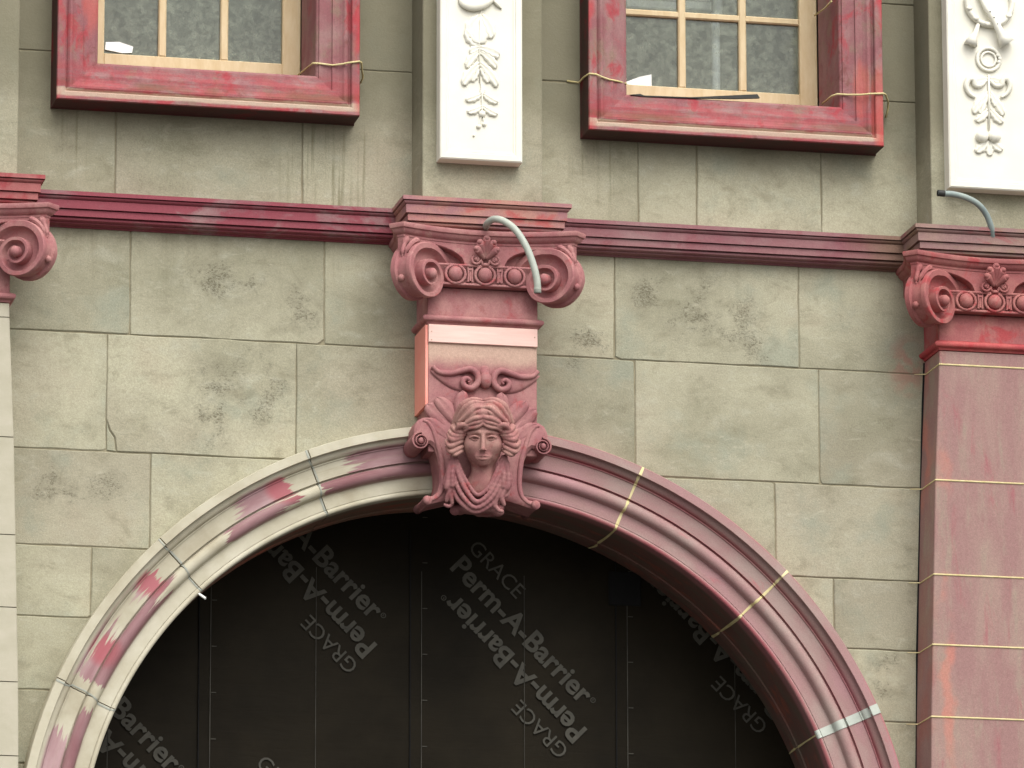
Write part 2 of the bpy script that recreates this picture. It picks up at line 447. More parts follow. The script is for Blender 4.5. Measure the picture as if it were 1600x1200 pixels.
M['p_head'] = mat_paint('dusty_rose_head_paint', T(176, 133, 124), T(160, 109, 106), T(165, 89, 86), .15, T(184, 151, 138), .45, 9.0, deep=T(153, 93, 90))
M['p_window'] = mat_paint('red_mauve_window_surround_paint', T(153, 116, 114), T(143, 93, 96), T(165, 64, 71), .32, T(141, 116, 102), .6, 4.5, (1.3, 1, 1), deep=T(114, 66, 59), extra=ex_window)
M['p_pil'] = mat_paint('mauve_pilaster_paint', T(158, 130, 121), T(152, 117, 113), T(158, 98, 102), .22, T(156, 139, 124), .6, 3.0, (2.4, 1, .5), extra=ex_pil)
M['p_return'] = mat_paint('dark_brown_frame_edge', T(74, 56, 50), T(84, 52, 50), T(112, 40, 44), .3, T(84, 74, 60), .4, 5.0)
M['p_red'] = mat_paint('red_moulding_paint', T(186, 96, 92), T(172, 74, 78), T(186, 62, 70), .5, None, 0, 4)
M['p_neck'] = mat_paint('red_neck_paint', T(192, 130, 122), T(184, 112, 112), T(186, 82, 88), .4, T(164, 146, 122), .3, 5)

# ---------------------------------------------------------------- object helpers
def link(o, parent=None):
    COL.objects.link(o)
    if parent is not None:
        o.parent = parent
def world_loc(o):
    l = Vector(o.location)
    p = o.parent
    while p:
        l += p.location
        p = p.parent
    return l
def tag(o, label=None, cat=None, group=None, kind=None):
    if label: o['label'] = label
    if cat: o['category'] = cat
    if group: o['group'] = group
    if kind: o['kind'] = kind
    return o
def thing(name, label, cat, loc, group=None):
    o = bpy.data.objects.new(name, None)
    o.empty_display_size = .1
    o.location = loc
    COL.objects.link(o)
    return tag(o, label, cat, group)
def obj(name, vf, mat, parent=None, smooth=False, auto=None):
    """one mesh object from world-space (verts, faces); its origin goes to the middle of its bounds"""
    v, f = vf
    v = np.asarray(v, float)
    c = (v.min(0)+v.max(0))/2
    me = bpy.data.meshes.new(name)
    me.from_pydata((v-c).tolist(), [], [list(map(int, q)) for q in f])
    me.materials.append(M[mat])
    if smooth:
        me.polygons.foreach_set('use_smooth', [True]*len(me.polygons))
    me.update()
    if auto is not None:
        me.polygons.foreach_set('use_smooth', [True]*len(me.polygons))
        me.set_sharp_from_angle(angle=math.radians(auto))
    o = bpy.data.objects.new(name, me)
    link(o, parent)
    o.location = Vector(c) - (world_loc(parent) if parent else Vector((0, 0, 0)))
    return o
def join(parts):
    V, F = [], []
    n = 0
    for v, f in parts:
        v = np.asarray(v, float)
        V.append(v)
        F += [[i+n for i in q] for q in f]
        n += len(v)
    return np.vstack(V), F
def box(x0, x1, d0, d1, z0, z1, b=0.0):
    """box between depths d0 (front, larger) and d1 behind it, with bevelled front edges"""
    if b <= 0:
        v = [(x, -d, z) for d in (d0, d1) for x, z in ((x0, z0), (x1, z0), (x1, z1), (x0, z1))]
        f = [(0, 1, 2, 3), (7, 6, 5, 4), (0, 4, 5, 1), (1, 5, 6, 2), (2, 6, 7, 3), (3, 7, 4, 0)]
        return v, f
    v = [(x, -d0, z) for x, z in ((x0+b, z0+b), (x1-b, z0+b), (x1-b, z1-b), (x0+b, z1-b))]
    v += [(x, -d0+b, z) for x, z in ((x0, z0), (x1, z0), (x1, z1), (x0, z1))]
    v += [(x, -d1, z) for x, z in ((x0, z0), (x1, z0), (x1, z1), (x0, z1))]
    f = [(0, 1, 2, 3), (11, 10, 9, 8)]
    for i in range(4):
        j = (i+1) % 4
        f += [(i, i+4, j+4, j), (i+4, i+8, j+8, j+4)]
    return v, f
def poly_block(pts, d0, d1, ch=.004, jit=.0016, seg=.11, chips=0.0):
    """stone with an arbitrary outline (x,z), worn edges, chamfered front"""
    p = [np.array(q, float) for q in pts]
    a = sum(p[i][0]*p[(i+1) % len(p)][1]-p[(i+1) % len(p)][0]*p[i][1] for i in range(len(p)))
    if a < 0:
        p.reverse()
    if chips:
        q = []
        for i in range(len(p)):
            a, b, c = p[i-1], p[i], p[(i+1) % len(p)]
            la, lc = np.linalg.norm(a-b), np.linalg.norm(c-b)
            if rnd.random() < chips and min(la, lc) > .15:
                s1, s2 = rnd.uniform(.008, .03), rnd.uniform(.008, .03)
                q += [b+(a-b)/la*s1, b+((a-b)/la*s1+(c-b)/lc*s2)*rnd.uniform(.3, .5), b+(c-b)/lc*s2]
            else:
                q.append(b)
        p = q
    r = []
    for i in range(len(p)):
        a, b = p[i], p[(i+1) % len(p)]
        n = max(1, int(np.linalg.norm(b-a)/seg))
        for k in range(n):
            t = k/n
            j = np.array([rnd.gauss(0, jit), rnd.gauss(0, jit)]) if jit else 0
            r.append(a+(b-a)*t+j)
    n = len(r)
    ins = []
    for i in range(n):
        e1 = r[i]-r[i-1]; e2 = r[(i+1) % n]-r[i]
        e1 /= np.linalg.norm(e1)+1e-9; e2 /= np.linalg.norm(e2)+1e-9
        nn = np.array([-e1[1]-e2[1], e1[0]+e2[0]])
        nn /= np.linalg.norm(nn)+1e-9
        ins.append(r[i]+nn*ch*1.2)
    v = [(q[0], -d0, q[1]) for q in ins]+[(q[0], -d0+ch, q[1]) for q in r]+[(q[0], -d1, q[1]) for q in r]
    f = [list(range(n)), list(range(3*n-1, 2*n-1, -1))]
    for i in range(n):
        j = (i+1) % n
        f += [(i, i+n, j+n, j), (i+n, i+2*n, j+2*n, j+n)]
    return v, f
def sweep_plan(prof, path, closed=False, cap=True):
    """profile (outward n, z) swept along a plan path (x, d); outward is to the right of travel seen from above with d up... mitred"""
    pts = [np.array(p, float) for p in path]
    n = len(pts)
    offs = []
    for i in range(n):
        es = []
        if i > 0 or closed: es.append(pts[i]-pts[i-1])
        if i < n-1 or closed: es.append(pts[(i+1) % n]-pts[i])
        ns = [np.array([-e[1], e[0]])/(np.linalg.norm(e)+1e-12) for e in es]
        m_ = sum(ns); m_ /= np.linalg.norm(m_)
        offs.append(m_/max(.35, float(m_ @ ns[0])))
    k = len(prof)
    v = []
    for i in range(n):
        for a, z in prof:
            q = pts[i]+offs[i]*a
            v.append((q[0], -q[1], z))
    f = []
    for i in range(n if closed else n-1):
        j = (i+1) % n
        for s_ in range(k-1):
            f.append((i*k+s_, i*k+s_+1, j*k+s_+1, j*k+s_))
    if cap and not closed:
        f += [list(range(k)), list(range((n-1)*k+k-1, (n-1)*k-1, -1))]
    return v, f
def sweep_frame(prof, x0, x1, z0, z1):
    """profile (n inward, d) swept round a rectangle with mitred corners"""
    v = []
    cor = [((x0, z0), (1, 1)), ((x1, z0), (-1, 1)), ((x1, z1), (-1, -1)), ((x0, z1), (1, -1))]
    for (x, z), (sx, sz) in cor:
        for n, d in prof:
            v.append((x+sx*n, -d, z+sz*n))
    k = len(prof)
    f = []
    for i in range(4):
        j = (i+1) % 4
        for s_ in range(k-1):
            f.append((i*k+s_, j*k+s_, j*k+s_+1, i*k+s_+1))
    return v, f
def sweep_arc(prof, t0, t1, n, cx=ACX, cz=ACZ, cap=True):
    """profile (r, d) swept about the arch centre from angle t0 to t1"""
    v = []
    for i in range(n+1):
        t = t0+(t1-t0)*i/n
        for r, d in prof:
            v.append((cx+r*math.cos(t), -d, cz+r*math.sin(t)))
    k = len(prof)
    f = []
    for i in range(n):
        for s_ in range(k-1):
            a = i*k+s_
            f.append((a, a+1, a+k+1, a+k))
    if cap:
        f += [list(range(k)), list(range(n*k+k-1, n*k-1, -1))]
    return v, f
def tube(path, rad, sides=10, flat=1.0, up=(0, -1, 0), cap=True):
    """round tube along 3-D points; rad a number or list; flat squashes it along `up`"""
    p = np.array(path, float)
    n = len(p)
    rad = [rad]*n if np.isscalar(rad) else rad
    v = []
    upv = np.array(up, float)
    for i in range(n):
        t = p[min(i+1, n-1)]-p[max(i-1, 0)]
        t /= np.linalg.norm(t)+1e-12
        s_ = np.cross(t, upv)
        if np.linalg.norm(s_) < 1e-3:
            s_ = np.cross(t, np.array([1., 0, .3]))
        s_ /= np.linalg.norm(s_)
        u_ = np.cross(s_, t)
        for j in range(sides):
            a = 2*math.pi*j/sides
            v.append(p[i]+rad[i]*(math.cos(a)*s_+math.sin(a)*u_*flat))
    f = []
    for i in range(n-1):
        for j in range(sides):
            k = (j+1) % sides
            f.append((i*sides+j, i*sides+k, (i+1)*sides+k, (i+1)*sides+j))
    if cap:
        f += [list(range(sides-1, -1, -1)), list(range((n-1)*sides, n*sides))]
    return np.array(v), f
def smooth_path(pts, n=8):
    p = np.array(pts, float)
    q = np.vstack([2*p[0]-p[1], p, 2*p[-1]-p[-2]])
    out = []
    for i in range(1, len(q)-2):
        for k in range(n):
            t = k/n
            out.append(.5*((2*q[i])+(-q[i-1]+q[i+1])*t+(2*q[i-1]-5*q[i]+4*q[i+1]-q[i+2])*t*t+(-q[i-1]+3*q[i]-3*q[i+1]+q[i+2])*t**3))
    out.append(p[-1])
    return np.array(out)
def ball(c, r, seg=14, rings=8):
    rx, ry, rz = (r, r, r) if np.isscalar(r) else r
    v = [(c[0], c[1], c[2]-rz)]
    for i in range(1, rings):
        a = -math.pi/2+math.pi*i/rings
        for j in range(seg):
            b = 2*math.pi*j/seg
            v.append((c[0]+rx*math.cos(a)*math.cos(b), c[1]+ry*math.cos(a)*math.sin(b), c[2]+rz*math.sin(a)))
    v.append((c[0], c[1], c[2]+rz))
    f = []
    for j in range(seg):
        k = (j+1) % seg
        f.append((0, 1+k, 1+j))
        for i in range(rings-2):
            a = 1+i*seg
            f.append((a+j, a+k, a+seg+k, a+seg+j))
        a = 1+(rings-2)*seg
        f.append((a+j, a+k, len(v)-1))
    return v, f
def leaf(base, tip, width, lift=.02, d=.0, crease=.35, curl=0.0, nu=10, nv=6, thick=.006, ruffle=0.0, blunt=False):
    """a domed leaf lying on a vertical face: base, tip are (x,z), d the depth of the face"""
    b = np.array(base, float); t = np.array(tip, float)
    ax = t-b
    L = np.linalg.norm(ax)
    ax /= L
    sd_ = np.array([-ax[1], ax[0]])
    v = []
    for i in range(nu+1):
        u_ = i/nu
        w = width*(math.sin(math.pi*min(1, u_**.75))**.8)*(1+ruffle*math.sin(u_*22))
        if blunt:
            w = width*(.35+.65*math.sin(math.pi*.5*min(1, u_*1.6)))*max(0, 1-max(0, (u_-.6)/.4)**2.2)**.5*(1+ruffle*math.sin(u_*22))
        w = max(w, .001)
        for j in range(nv+1):
            s_ = -1+2*j/nv
            q = b+ax*L*u_+sd_*(w*s_*.5)+sd_*curl*u_*u_*L
            h = lift*(math.sin(math.pi*min(1, u_*.9+.1))**.5)*(1-s_*s_*.75)-crease*lift*math.exp(-(s_/.22)**2)+lift*.7*u_**3
            v.append((q[0], -(d+h), q[1]))
    n = len(v)
    v += [(x, -d+.004, z) for x, y, z in v]
    f = []
    W = nv+1
    for i in range(nu):
        for j in range(nv):
            a = i*W+j
            f.append((a, a+1, a+W+1, a+W))
    ring = [j for j in range(W)]+[i*W+nv for i in range(1, nu+1)]+[nu*W+j for j in range(nv-1, -1, -1)]+[i*W for i in range(nu-1, 0, -1)]
    for i in range(len(ring)):
        a, c = ring[i], ring[(i+1) % len(ring)]
        f.append((a, a+n, c+n, c))
    return np.array(v), f

# ---------------------------------------------------------------- implicit surfaces for the carving
def sdf_mesh(prims, lo, hi, h):
    lo = np.array(lo, float); hi = np.array(hi, float)
    n = np.ceil((hi-lo)/h).astype(int)+1
    ax = [lo[i]+h*np.arange(n[i]) for i in range(3)]
    F = np.full(tuple(n), 1.0, np.float32)
    for op, k, kind, *a in prims:
        if kind == 'cap':
            p, q, ra, rb = np.array(a[0], float), np.array(a[1], float), a[2], a[3]
            R = max(ra, rb)
            bl, bh = np.minimum(p, q)-R, np.maximum(p, q)+R
        else:
            p, q = np.array(a[0], float), np.array(a[1], float)
            bl, bh = p-q, p+q
        pad = max(k, 0)+3*h
        i0 = np.clip(np.floor((bl-pad-lo)/h).astype(int), 0, n)
        i1 = np.clip(np.ceil((bh+pad-lo)/h).astype(int)+1, 0, n)
        if (i1 <= i0).any():
            continue
        s_ = tuple(slice(i0[i], i1[i]) for i in range(3))
        X, Y, Z = np.meshgrid(*[ax[i][s_[i]] for i in range(3)], indexing='ij')
        if kind == 'cap':
            d = q-p
            t = np.clip(((X-p[0])*d[0]+(Y-p[1])*d[1]+(Z-p[2])*d[2])/(d@d+1e-9), 0, 1)
            D = np.sqrt((X-p[0]-d[0]*t)**2+(Y-p[1]-d[1]*t)**2+(Z-p[2]-d[2]*t)**2)-(ra+(rb-ra)*t)
        else:
            x, y, z = X-p[0], Y-p[1], Z-p[2]
            k0 = np.sqrt((x/q[0])**2+(y/q[1])**2+(z/q[2])**2)
            k1 = np.sqrt((x/q[0]**2)**2+(y/q[1]**2)**2+(z/q[2]**2)**2)+1e-6
            D = k0*(k0-1)/k1
        G = F[s_]
        if op == 'u':
            if k > 0:
                hh = np.clip(.5+.5*(G-D)/k, 0, 1)
                F[s_] = G*(1-hh)+D*hh-k*hh*(1-hh)
            else:
                F[s_] = np.minimum(G, D)
        else:
            D = -D
            hh = np.clip(.5-.5*(G-D)/max(k, 1e-4), 0, 1)
            F[s_] = G*(1-hh)+D*hh+k*hh*(1-hh)
    F[0] = F[-1] = 1; F[:, 0] = F[:, -1] = 1; F[:, :, 0] = F[:, :, -1] = 1
    S = F < 0
    cn = tuple(np.array(F.shape)-1)
    acc = np.zeros(cn+(3,)); cnt = np.zeros(cn)
    def cs(a, dx, dy, dz):
        return a[dx:dx+cn[0], dy:dy+cn[1], dz:dz+cn[2]]
    corners = [(x, y, z) for x in (0, 1) for y in (0, 1) for z in (0, 1)]
    for i, a in enumerate(corners):
        for b in corners[i+1:]:
            if sum(abs(a[j]-b[j]) for j in range(3)) != 1:
                continue
            fa, fb = cs(F, *a), cs(F, *b)
            x = (fa < 0) != (fb < 0)
            t = np.where(x, fa/np.where(x, fa-fb, 1), 0)
            cnt += x
            for j in range(3):
                acc[..., j] += np.where(x, a[j]+(b[j]-a[j])*t, 0)
    act = cnt > 0
    idx = -np.ones(cn, int)
    idx[act] = np.arange(act.sum())
    ijk = np.argwhere(act)
    V = lo+h*(ijk+acc[act]/cnt[act][:, None])
    quads = []
    for axis in range(3):
        sl1 = [slice(1, -1)]*3; sl2 = [slice(1, -1)]*3
        sl1[axis] = slice(0, -1); sl2[axis] = slice(1, None)
        A, B = S[tuple(sl1)], S[tuple(sl2)]
        for flip in (False, True):
            e = np.argwhere((A & ~B) if not flip else (~A & B))
            if len(e) == 0: continue
            off = np.array([1, 1, 1]); off[axis] = 0
            e = e+off
            b1, b2 = (axis+1) % 3, (axis+2) % 3
            def at(da, db):
                q = e.copy(); q[:, b1] -= da; q[:, b2] -= db
                return idx[q[:, 0], q[:, 1], q[:, 2]]
            q = np.stack([at(1, 1), at(0, 1), at(0, 0), at(1, 0)], 1)
            if flip: q = q[:, ::-1]
            quads.append(q)
    Q = np.vstack(quads)
    Q = Q[(Q >= 0).all(1)]
    return V, Q.tolist()
def chain(pts, r0, r1=None, k=.05, n=4, op='u', mid=None):
    """a tapering rope of round cones through the points"""
    p = smooth_path(pts, n)
    r1 = r0 if r1 is None else r1
    m_ = len(p)
    def rr(t):
        if mid is None: return r0+(r1-r0)*t
        return (r0+(mid-r0)*t*2) if t < .5 else (mid+(r1-mid)*(t*2-1))
    return [(op, k, 'cap', p[i], p[i+1], rr(i/(m_-1)), rr((i+1)/(m_-1))) for i in range(m_-1)]

# ================================================================ the setting
g = obj('pavement', ([(-600, -600, 0), (600, -600, 0), (600, 600, 0), (-600, 600, 0)], [(0, 1, 2, 3)]), 'ground')
tag(g, kind='structure')

Z1, Z2, ZA, ZB, ZCc, ZD, ZE, ZF = 9.685, 10.172, 8.345, 7.787, 7.337, 7.003, 6.66, 6.32
WIN = {'L': (-2.197, -0.765), 'R': (0.336, 1.782)}
WB, WT = 9.412, 11.62                  # window surround bottom / top
SW = 0.203                             # width of the surround
OB, OT = WB+.2, WT-.2
XL, XR = -3.4, 3.4
RV = 1.97                              # radius where the wall stops behind the arch ring

wall = thing('facade_wall', 'grey ashlar stone wall of the facade with weathered blocks and thin joints', 'wall', (-0.2, 0, 0))
# --- mortar bed behind the joints
def clip_arch(x0, x1, z0, z1, n=24):
    """outline of the rectangle outside the arch opening, or None"""
    xs = np.linspace(x0, x1, n+1)
    runs, cur = [], []
    for x in xs:
        q = RV**2-(x-ACX)**2
        zc = ACZ+math.sqrt(q) if q > 0 else -1
        zb = max(z0, zc)
        if zb < z1-.01:
            cur.append((x, zb))
        else:
            if len(cur) > 1: runs.append(cur)
            cur = []
    if len(cur) > 1: runs.append(cur)
    out = []
    for r_ in runs:
        lo_ = [p for i, p in enumerate(r_) if i in (0, len(r_)-1) or p[1] > z0 or r_[i-1][1] > z0 or r_[min(i+1, len(r_)-1)][1] > z0]
        out.append([(r_[0][0], z1)]+lo_+[(r_[-1][0], z1)])
    return out
bed = []
def bedrect(x0, x1, z0, z1):
    bed.append(box(x0, x1, -.0055, -.28, z0, z1))
bedrect(XL, XR, 7.9, OB-.01)
bedrect(XL, XR, OT+.01, 12.6)
bedrect(XL, WIN['L'][0]+SW-.012, OB, OT)
bedrect(WIN['L'][1]-SW+.012, WIN['R'][0]+SW-.012, OB, OT)
bedrect(WIN['R'][1]-SW+.012, XR, OB, OT)
for a, b in ((XL, ACX), (ACX, XR)):
    for pl in clip_arch(a, b, ACZ, 7.9, 70):
        bed.append(poly_block(pl, -.0055, -.28, .001, 0, 9))
bedrect(XL, ACX-RV, 0, ACZ)
bedrect(ACX+RV, XR, 0, ACZ)
obj('mortar_bed', join(bed), 'mortar', wall)
# --- blocks
G = .0026
def block(pl, chips=.22, d=None):
    return obj('stone_block', poly_block(pl, (rnd.uniform(-.0015, .002) if d is None else d), -.05, .0035, .0014, .1, chips), 'stone', wall)
def rect(x0, x1, z0, z1, clip=False, **k):
    if clip:
        for pl in clip_arch(x0+G, x1-G, z0+G, z1-G):
            block(pl, **k)
    else:
        block([(x0+G, z0+G), (x1-G, z0+G), (x1-G, z1-G), (x0+G, z1-G)], **k)
def row(cuts, z0, z1, clip=False):
    for a, b in zip(cuts[:-1], cuts[1:]):
        rect(a, b, z0, z1, clip)
wl0, wl1 = WIN['L'][0]+SW-.012, WIN['L'][1]-SW+.012
wr0, wr1 = WIN['R'][0]+SW-.012, WIN['R'][1]-SW+.012
def notch(x0, x1, z0, z1, nx0, nx1, nz):
    """block whose top corner is cut away by the window opening"""
    a, b, c, e = x0+G, x1-G, z0+G, z1-G
    if nx0 > x0:
        block([(a, c), (b, c), (b, nz), (nx0, nz), (nx0, e), (a, e)], 0)
    else:
        block([(a, c), (b, c), (b, e), (nx1, e), (nx1, nz), (a, nz)], 0)
U0 = 8.92
notch(-2.9, -1.892, U0, Z1, wl0, 0, OB-.01)
rect(-1.892, -1.007, U0, OB-.01)
notch(-1.007, -.40, U0, Z1, -9, wl1, OB-.01)
notch(.0, .615, U0, Z1, wr0, 0, OB-.01)
rect(.615, .902, U0, OB-.01); rect(.902, 1.514, U0, OB-.01)
notch(1.514, 2.3, U0, Z1, -9, wr1, OB-.01)
for z0, z1 in ((Z1, Z2), (Z2, 10.66), (10.66, 11.15), (11.15, OT)):
    for a, b in ((-2.9, wl0), (wl1, -.40), (.0, wr0), (wr1, 2.3)):
        rect(a, b, z0, z1)
row([-2.9, -2.0, -1.1, -.2, .7, 1.6, 2.5], OT, 12.0)
row([-2.9, -1.815, -.897, .496, 1.396, 2.3], ZA, U0)
# course B with a cracked corner on its second stone
cr = [P(166, 655), P(172, 672), P(180, 684), P(183, 702)]
rect(-2.9, -1.917, ZB, ZA)
block([(-1.917+G, ZA-G), cr[0], cr[1], cr[2], (cr[3][0], ZB+G), (-1.027-G, ZB+G), (-1.027-G, ZA-G)], 0)
block([(-1.917+G, cr[0][1]-.004), (-1.917+G, ZB+G), (cr[3][0]-.005, ZB+G), (cr[2][0]-.005, cr[2][1]), (cr[1][0]-.005, cr[1][1])], 0)
rect(-1.027, ACX, ZB, ZA, True)
for pl in [p for p in clip_arch(ACX+G, .592-G, ZB+G, ZA-G)]:
    block(pl)
rect(.592, 1.489, ZB, ZA, True); rect(1.489, 2.3, ZB, ZA, True)
row([-2.9, -1.708, -.5], ZCc, ZB, True); row([.3, 1.27, 2.3], ZCc, ZB, True)
row([-2.9, -1.978, -1.0], ZD, ZCc, True); row([.8, 1.549, 2.3], ZD, ZCc, True)
row([-2.9, -1.5], ZE, ZD, True); row([1.2, 2.3], ZE, ZD, True)
row([-2.9, -1.7], ZF, ZE, True); row([1.4, 2.3], ZF, ZE, True)
row([-2.9, -1.9], 5.95, ZF, True); row([1.5, 2.3], 5.95, ZF, True)
rect(-2.9, ACX-RV, 0.02, 5.95-.02); rect(ACX+RV, 2.3, 0.02, 5.95-.02)

# ================================================================ the arch
def arc_profile():
    p = [(2.115, 0.0), (2.115, .135), (2.112, .14), (2.073, .14), (2.0715, .137), (2.0715, .116), (2.069, .114)]
    for i in range(1, 7):                       # cavetto
        a = math.pi/2*i/6
        p.append((2.069-.029*math.sin(a), .114-.026*(1-math.cos(a))))
    p += [(2.038, .090), (2.033, .090), (2.033, .084), (1.962, .082), (1.962, .066), (1.957, .066)]
    for i in range(0, 9):                       # torus
        a = math.pi*i/8
        p.append((1.926+.029*math.cos(a), .066+.026*math.sin(a)))
    p += [(1.893, .056), (1.832, .055), (1.832, .050)]
    for i in range(0, 7):                       # edge bead
        a = math.pi*.5*i/6*2
        p.append((1.8185+.0125*math.cos(a), .050+.011*math.sin(a)))
    p += [(1.806, .04), (1.806, -.12), (1.814, -.125), (1.818, -.30), (1.812, -.305), (1.812, -.36), (1.83, -.365), (1.845, -.56), (1.99, -.56), (1.99, 0.0)]
    return p
AP = arc_profile()
def clearpt(t, r=2.115, d=.1):
    return (ACX+r*math.cos(t), -d, ACZ+r*math.sin(t))
jl = [th_px(478, 705), th_px(248.5, 844), th_px(90, 1062)]
jr = [th_px(1001, 737), th_px(1226, 897), th_px(1366, 1110)]
TK0, TK1 = math.radians(95.5), math.radians(84.5)
arch = thing('arch_surround', 'moulded round arch, left half stripped to cream stone, right half painted mauve', 'arch', (ACX, -.05, 0))
def seg_obj(t0, t1, mat, lab):
    e = .0012*(1 if t1 > t0 else -1)
    n = max(6, int(abs(t1-t0)/math.radians(1.2)))
    o = obj('arch_segment', sweep_arc(AP, t0+e, t1-e, n), mat, arch, auto=40)
    return tag(o, lab)
ls = [TK0-.02]+jl+[math.pi]
for i in range(4):
    seg_obj(ls[i], ls[i+1], 'arch_cream', 'cream stone arch segment with streaks of old mauve paint')
rs = [TK1+.02]+jr+[0.0]
for i in range(4):
    seg_obj(rs[i], rs[i+1], 'arch_mauve', 'mauve painted arch segment with red paint in its grooves')
# jambs below the springing
for side, mt in ((-1, 'arch_cream'), (1, 'arch_mauve')):
    v = []
    for z in (0.0, ACZ-.002):
        for r_, d in AP:
            v.append((ACX+side*r_, -d, z))
    k_ = len(AP)
    f = [(s_, s_+1, k_+s_+1, k_+s_) for s_ in range(k_-1)]
    obj('jamb', (v, f), mt, arch, auto=40)
# joints: sealant following the mouldings (r, d)
face = [q for q in AP if q[1] >= .04]
def joint(t, mat, w_, name, wob=0.0, lift=.0015, soffit=False, prof=None):
    """a flat bead of sealant following the mouldings"""
    prof = list(face)
    if soffit:
        prof = prof+[(1.806, -.12), (1.818, -.3), (1.812, -.36), (1.845, -.555)]
    pts = []
    for sgn in (-1, 0, 1):
        for i, (r_, d) in enumerate(prof):
            ww = w_*(1+.25*math.sin(i*1.7+t*9))
            tt = t+wob*math.sin(i*.23+1)+sgn*ww/r_/2
            lf = lift*(1.6 if sgn == 0 else 1)
            rr_ = r_-(lf if d < .045 else 0)
            pts.append((ACX+rr_*math.cos(tt), -(d+lf), ACZ+rr_*math.sin(tt)))
    n_ = len(prof)
    f = [(k_*n_+i, k_*n_+i+1, (k_+1)*n_+i+1, (k_+1)*n_+i) for k_ in (0, 1) for i in range(n_-1)]
    return obj(name, (pts, f), mat, arch, auto=60)
for i, t in enumerate(jl):
    joint(t, 'bead_grey', .0085, 'joint_bead', .0045 if i < 2 else .006)
for t in jr[:2]:
    joint(t, 'bead_yellow', .0125, 'joint_bead', .001, .002, True)
joint(jr[2], 'bead_yellow', .009, 'joint_bead', .0, .0015, True)
tp = []
for k_, t in enumerate((jr[2]-.011, jr[2]+.011)):
    for r_, d in face:
        tp.append((ACX+r_*math.cos(t), -(d+.004), ACZ+r_*math.sin(t)))
nf = len(face)
tag(obj('joint_tape', (tp, [(i, i+1, nf+i+1, nf+i) for i in range(nf-1)]), 'tape', arch, auto=50), 'pale grey tape over the lowest joint of the mauve half')
# peg left in the second left joint
a, b = P3(311, 928, .06), P3(321, 935, .09)
tag(obj('joint_peg', tube([a, b], .006, 6), 'card'), 'small white peg sticking out under the left arch joint', 'peg')

# ================================================================ membrane in the arch
DM = -.57
def strip_x(px, py=1000): return P(px, py, DM)[0]
sx = [ACX-1.95, strip_x(328), strip_x(657), strip_x(978), strip_x(1300)]
def text_mesh(body, size, off):
    cu = bpy.data.curves.new('tmp_text', 'FONT')
    cu.body = body
    cu.size = size
    cu.offset = off
    cu.resolution_u = 3
    to = bpy.data.objects.new('tmp_text', cu)
    COL.objects.link(to)
    dg = bpy.context.evaluated_depsgraph_get()
    ev = to.evaluated_get(dg)
    me = ev.to_mesh()
    v = np.array([list(q.co) for q in me.vertices])
    f = [list(p.vertices) for p in me.polygons]
    ev.to_mesh_clear()
    bpy.data.objects.remove(to)
    bpy.data.curves.remove(cu)
    return v, f
def fit_text(body, length, off):
    v, f = text_mesh(body, 1.0, 0.0)
    sc = length/(v[:, 0].max()-v[:, 0].min())
    v, f = text_mesh(body, sc, off)
    v[:, 0] -= v[:, 0].min()
    return v, f
b0, b1 = np.array(P(702, 889, DM)), np.array(P(906, 1101, DM))
ctr = np.array(P(809, 1015, DM))
g0, g1 = np.array(P(730, 859, DM)), np.array(P(805, 937, DM))
per = P(800, 800, DM)[1]-P(800, 1267, DM)[1]
T_BIG = fit_text('Perm-A-Barrier', np.linalg.norm(b1-b0), .0035)
T_SM = fit_text('GRACE', np.linalg.norm(g1-g0), .0)
def reg_mark(x0):
    v = [];
    for r_ in (.013, .0095):
        for j in range(14):
            a = 2*math.pi*j/14
            v.append((x0+r_*math.cos(a), .058+r_*math.sin(a), 0))
    f = [(j, (j+1) % 14, 14+(j+1) % 14, 14+j) for j in range(14)]
    w, h = text_mesh('R', .016, .0)
    w = w+np.array([x0-.005, .0525, 0])
    return join([(v, f), (w, h)])
T_BIG = join([T_BIG, reg_mark(T_BIG[0][:, 0].max()+.02)])
def place(vf, o2, ang, flip, shift, dd):
    v, f = vf
    v = np.array(v, float)
    c_, s_ = math.cos(ang), math.sin(ang)
    q = np.c_[v[:, 0]*c_-v[:, 1]*s_, v[:, 0]*s_+v[:, 1]*c_]+o2
    if flip:
        q = 2*ctr-q
    q = q+shift
    return np.c_[q[:, 0], np.full(len(q), -dd), q[:, 1]], f
ang = math.atan2(*(b1-b0)[::-1])
def shift_px(dx, dy):
    return np.array(P(809+dx, 1015+dy, DM))-ctr
strips = [  # x0, x1, label, text shifts, layer depth, lines
    (sx[0], sx[1], 'black membrane sheet at the left edge of the arch', [shift_px(-645, 104)], 0),
    (sx[1]-.05, sx[2], 'black membrane sheet just left of the arch middle, its print half hidden by the arch', [shift_px(-328, -133), shift_px(-328, -133)-np.array([0, per])], 1),
    (sx[2]-.05, sx[3], 'black membrane sheet right of the arch middle, its whole print visible', [np.zeros(2)], 2),
    (sx[3]-.05, ACX+1.95, 'black membrane sheet at the right edge of the arch', [shift_px(311, -36), shift_px(311, -36)-np.array([0, per])], 3)]
def wavy(x0, x1, d, zt=7.75):
    nx, nz = 30, 170
    v, f = [], []
    for i in range(nx+1):
        for j in range(nz+1):
            x = x0+(x1-x0)*i/nx; z = zt*j/nz
            w = .003*math.sin(x*7+z*2.3)+.0022*math.sin(z*9+x*3)+.0012*math.sin(z*41+3*math.sin(x*5+z))+.0009*math.sin(z*67+x*11)
            v.append((x, -(d+w*0.6), z))
    for i in range(nx):
        for j in range(nz):
            a = i*(nz+1)+j
            f.append((a, a+nz+1, a+nz+2, a+1))
    return v, f
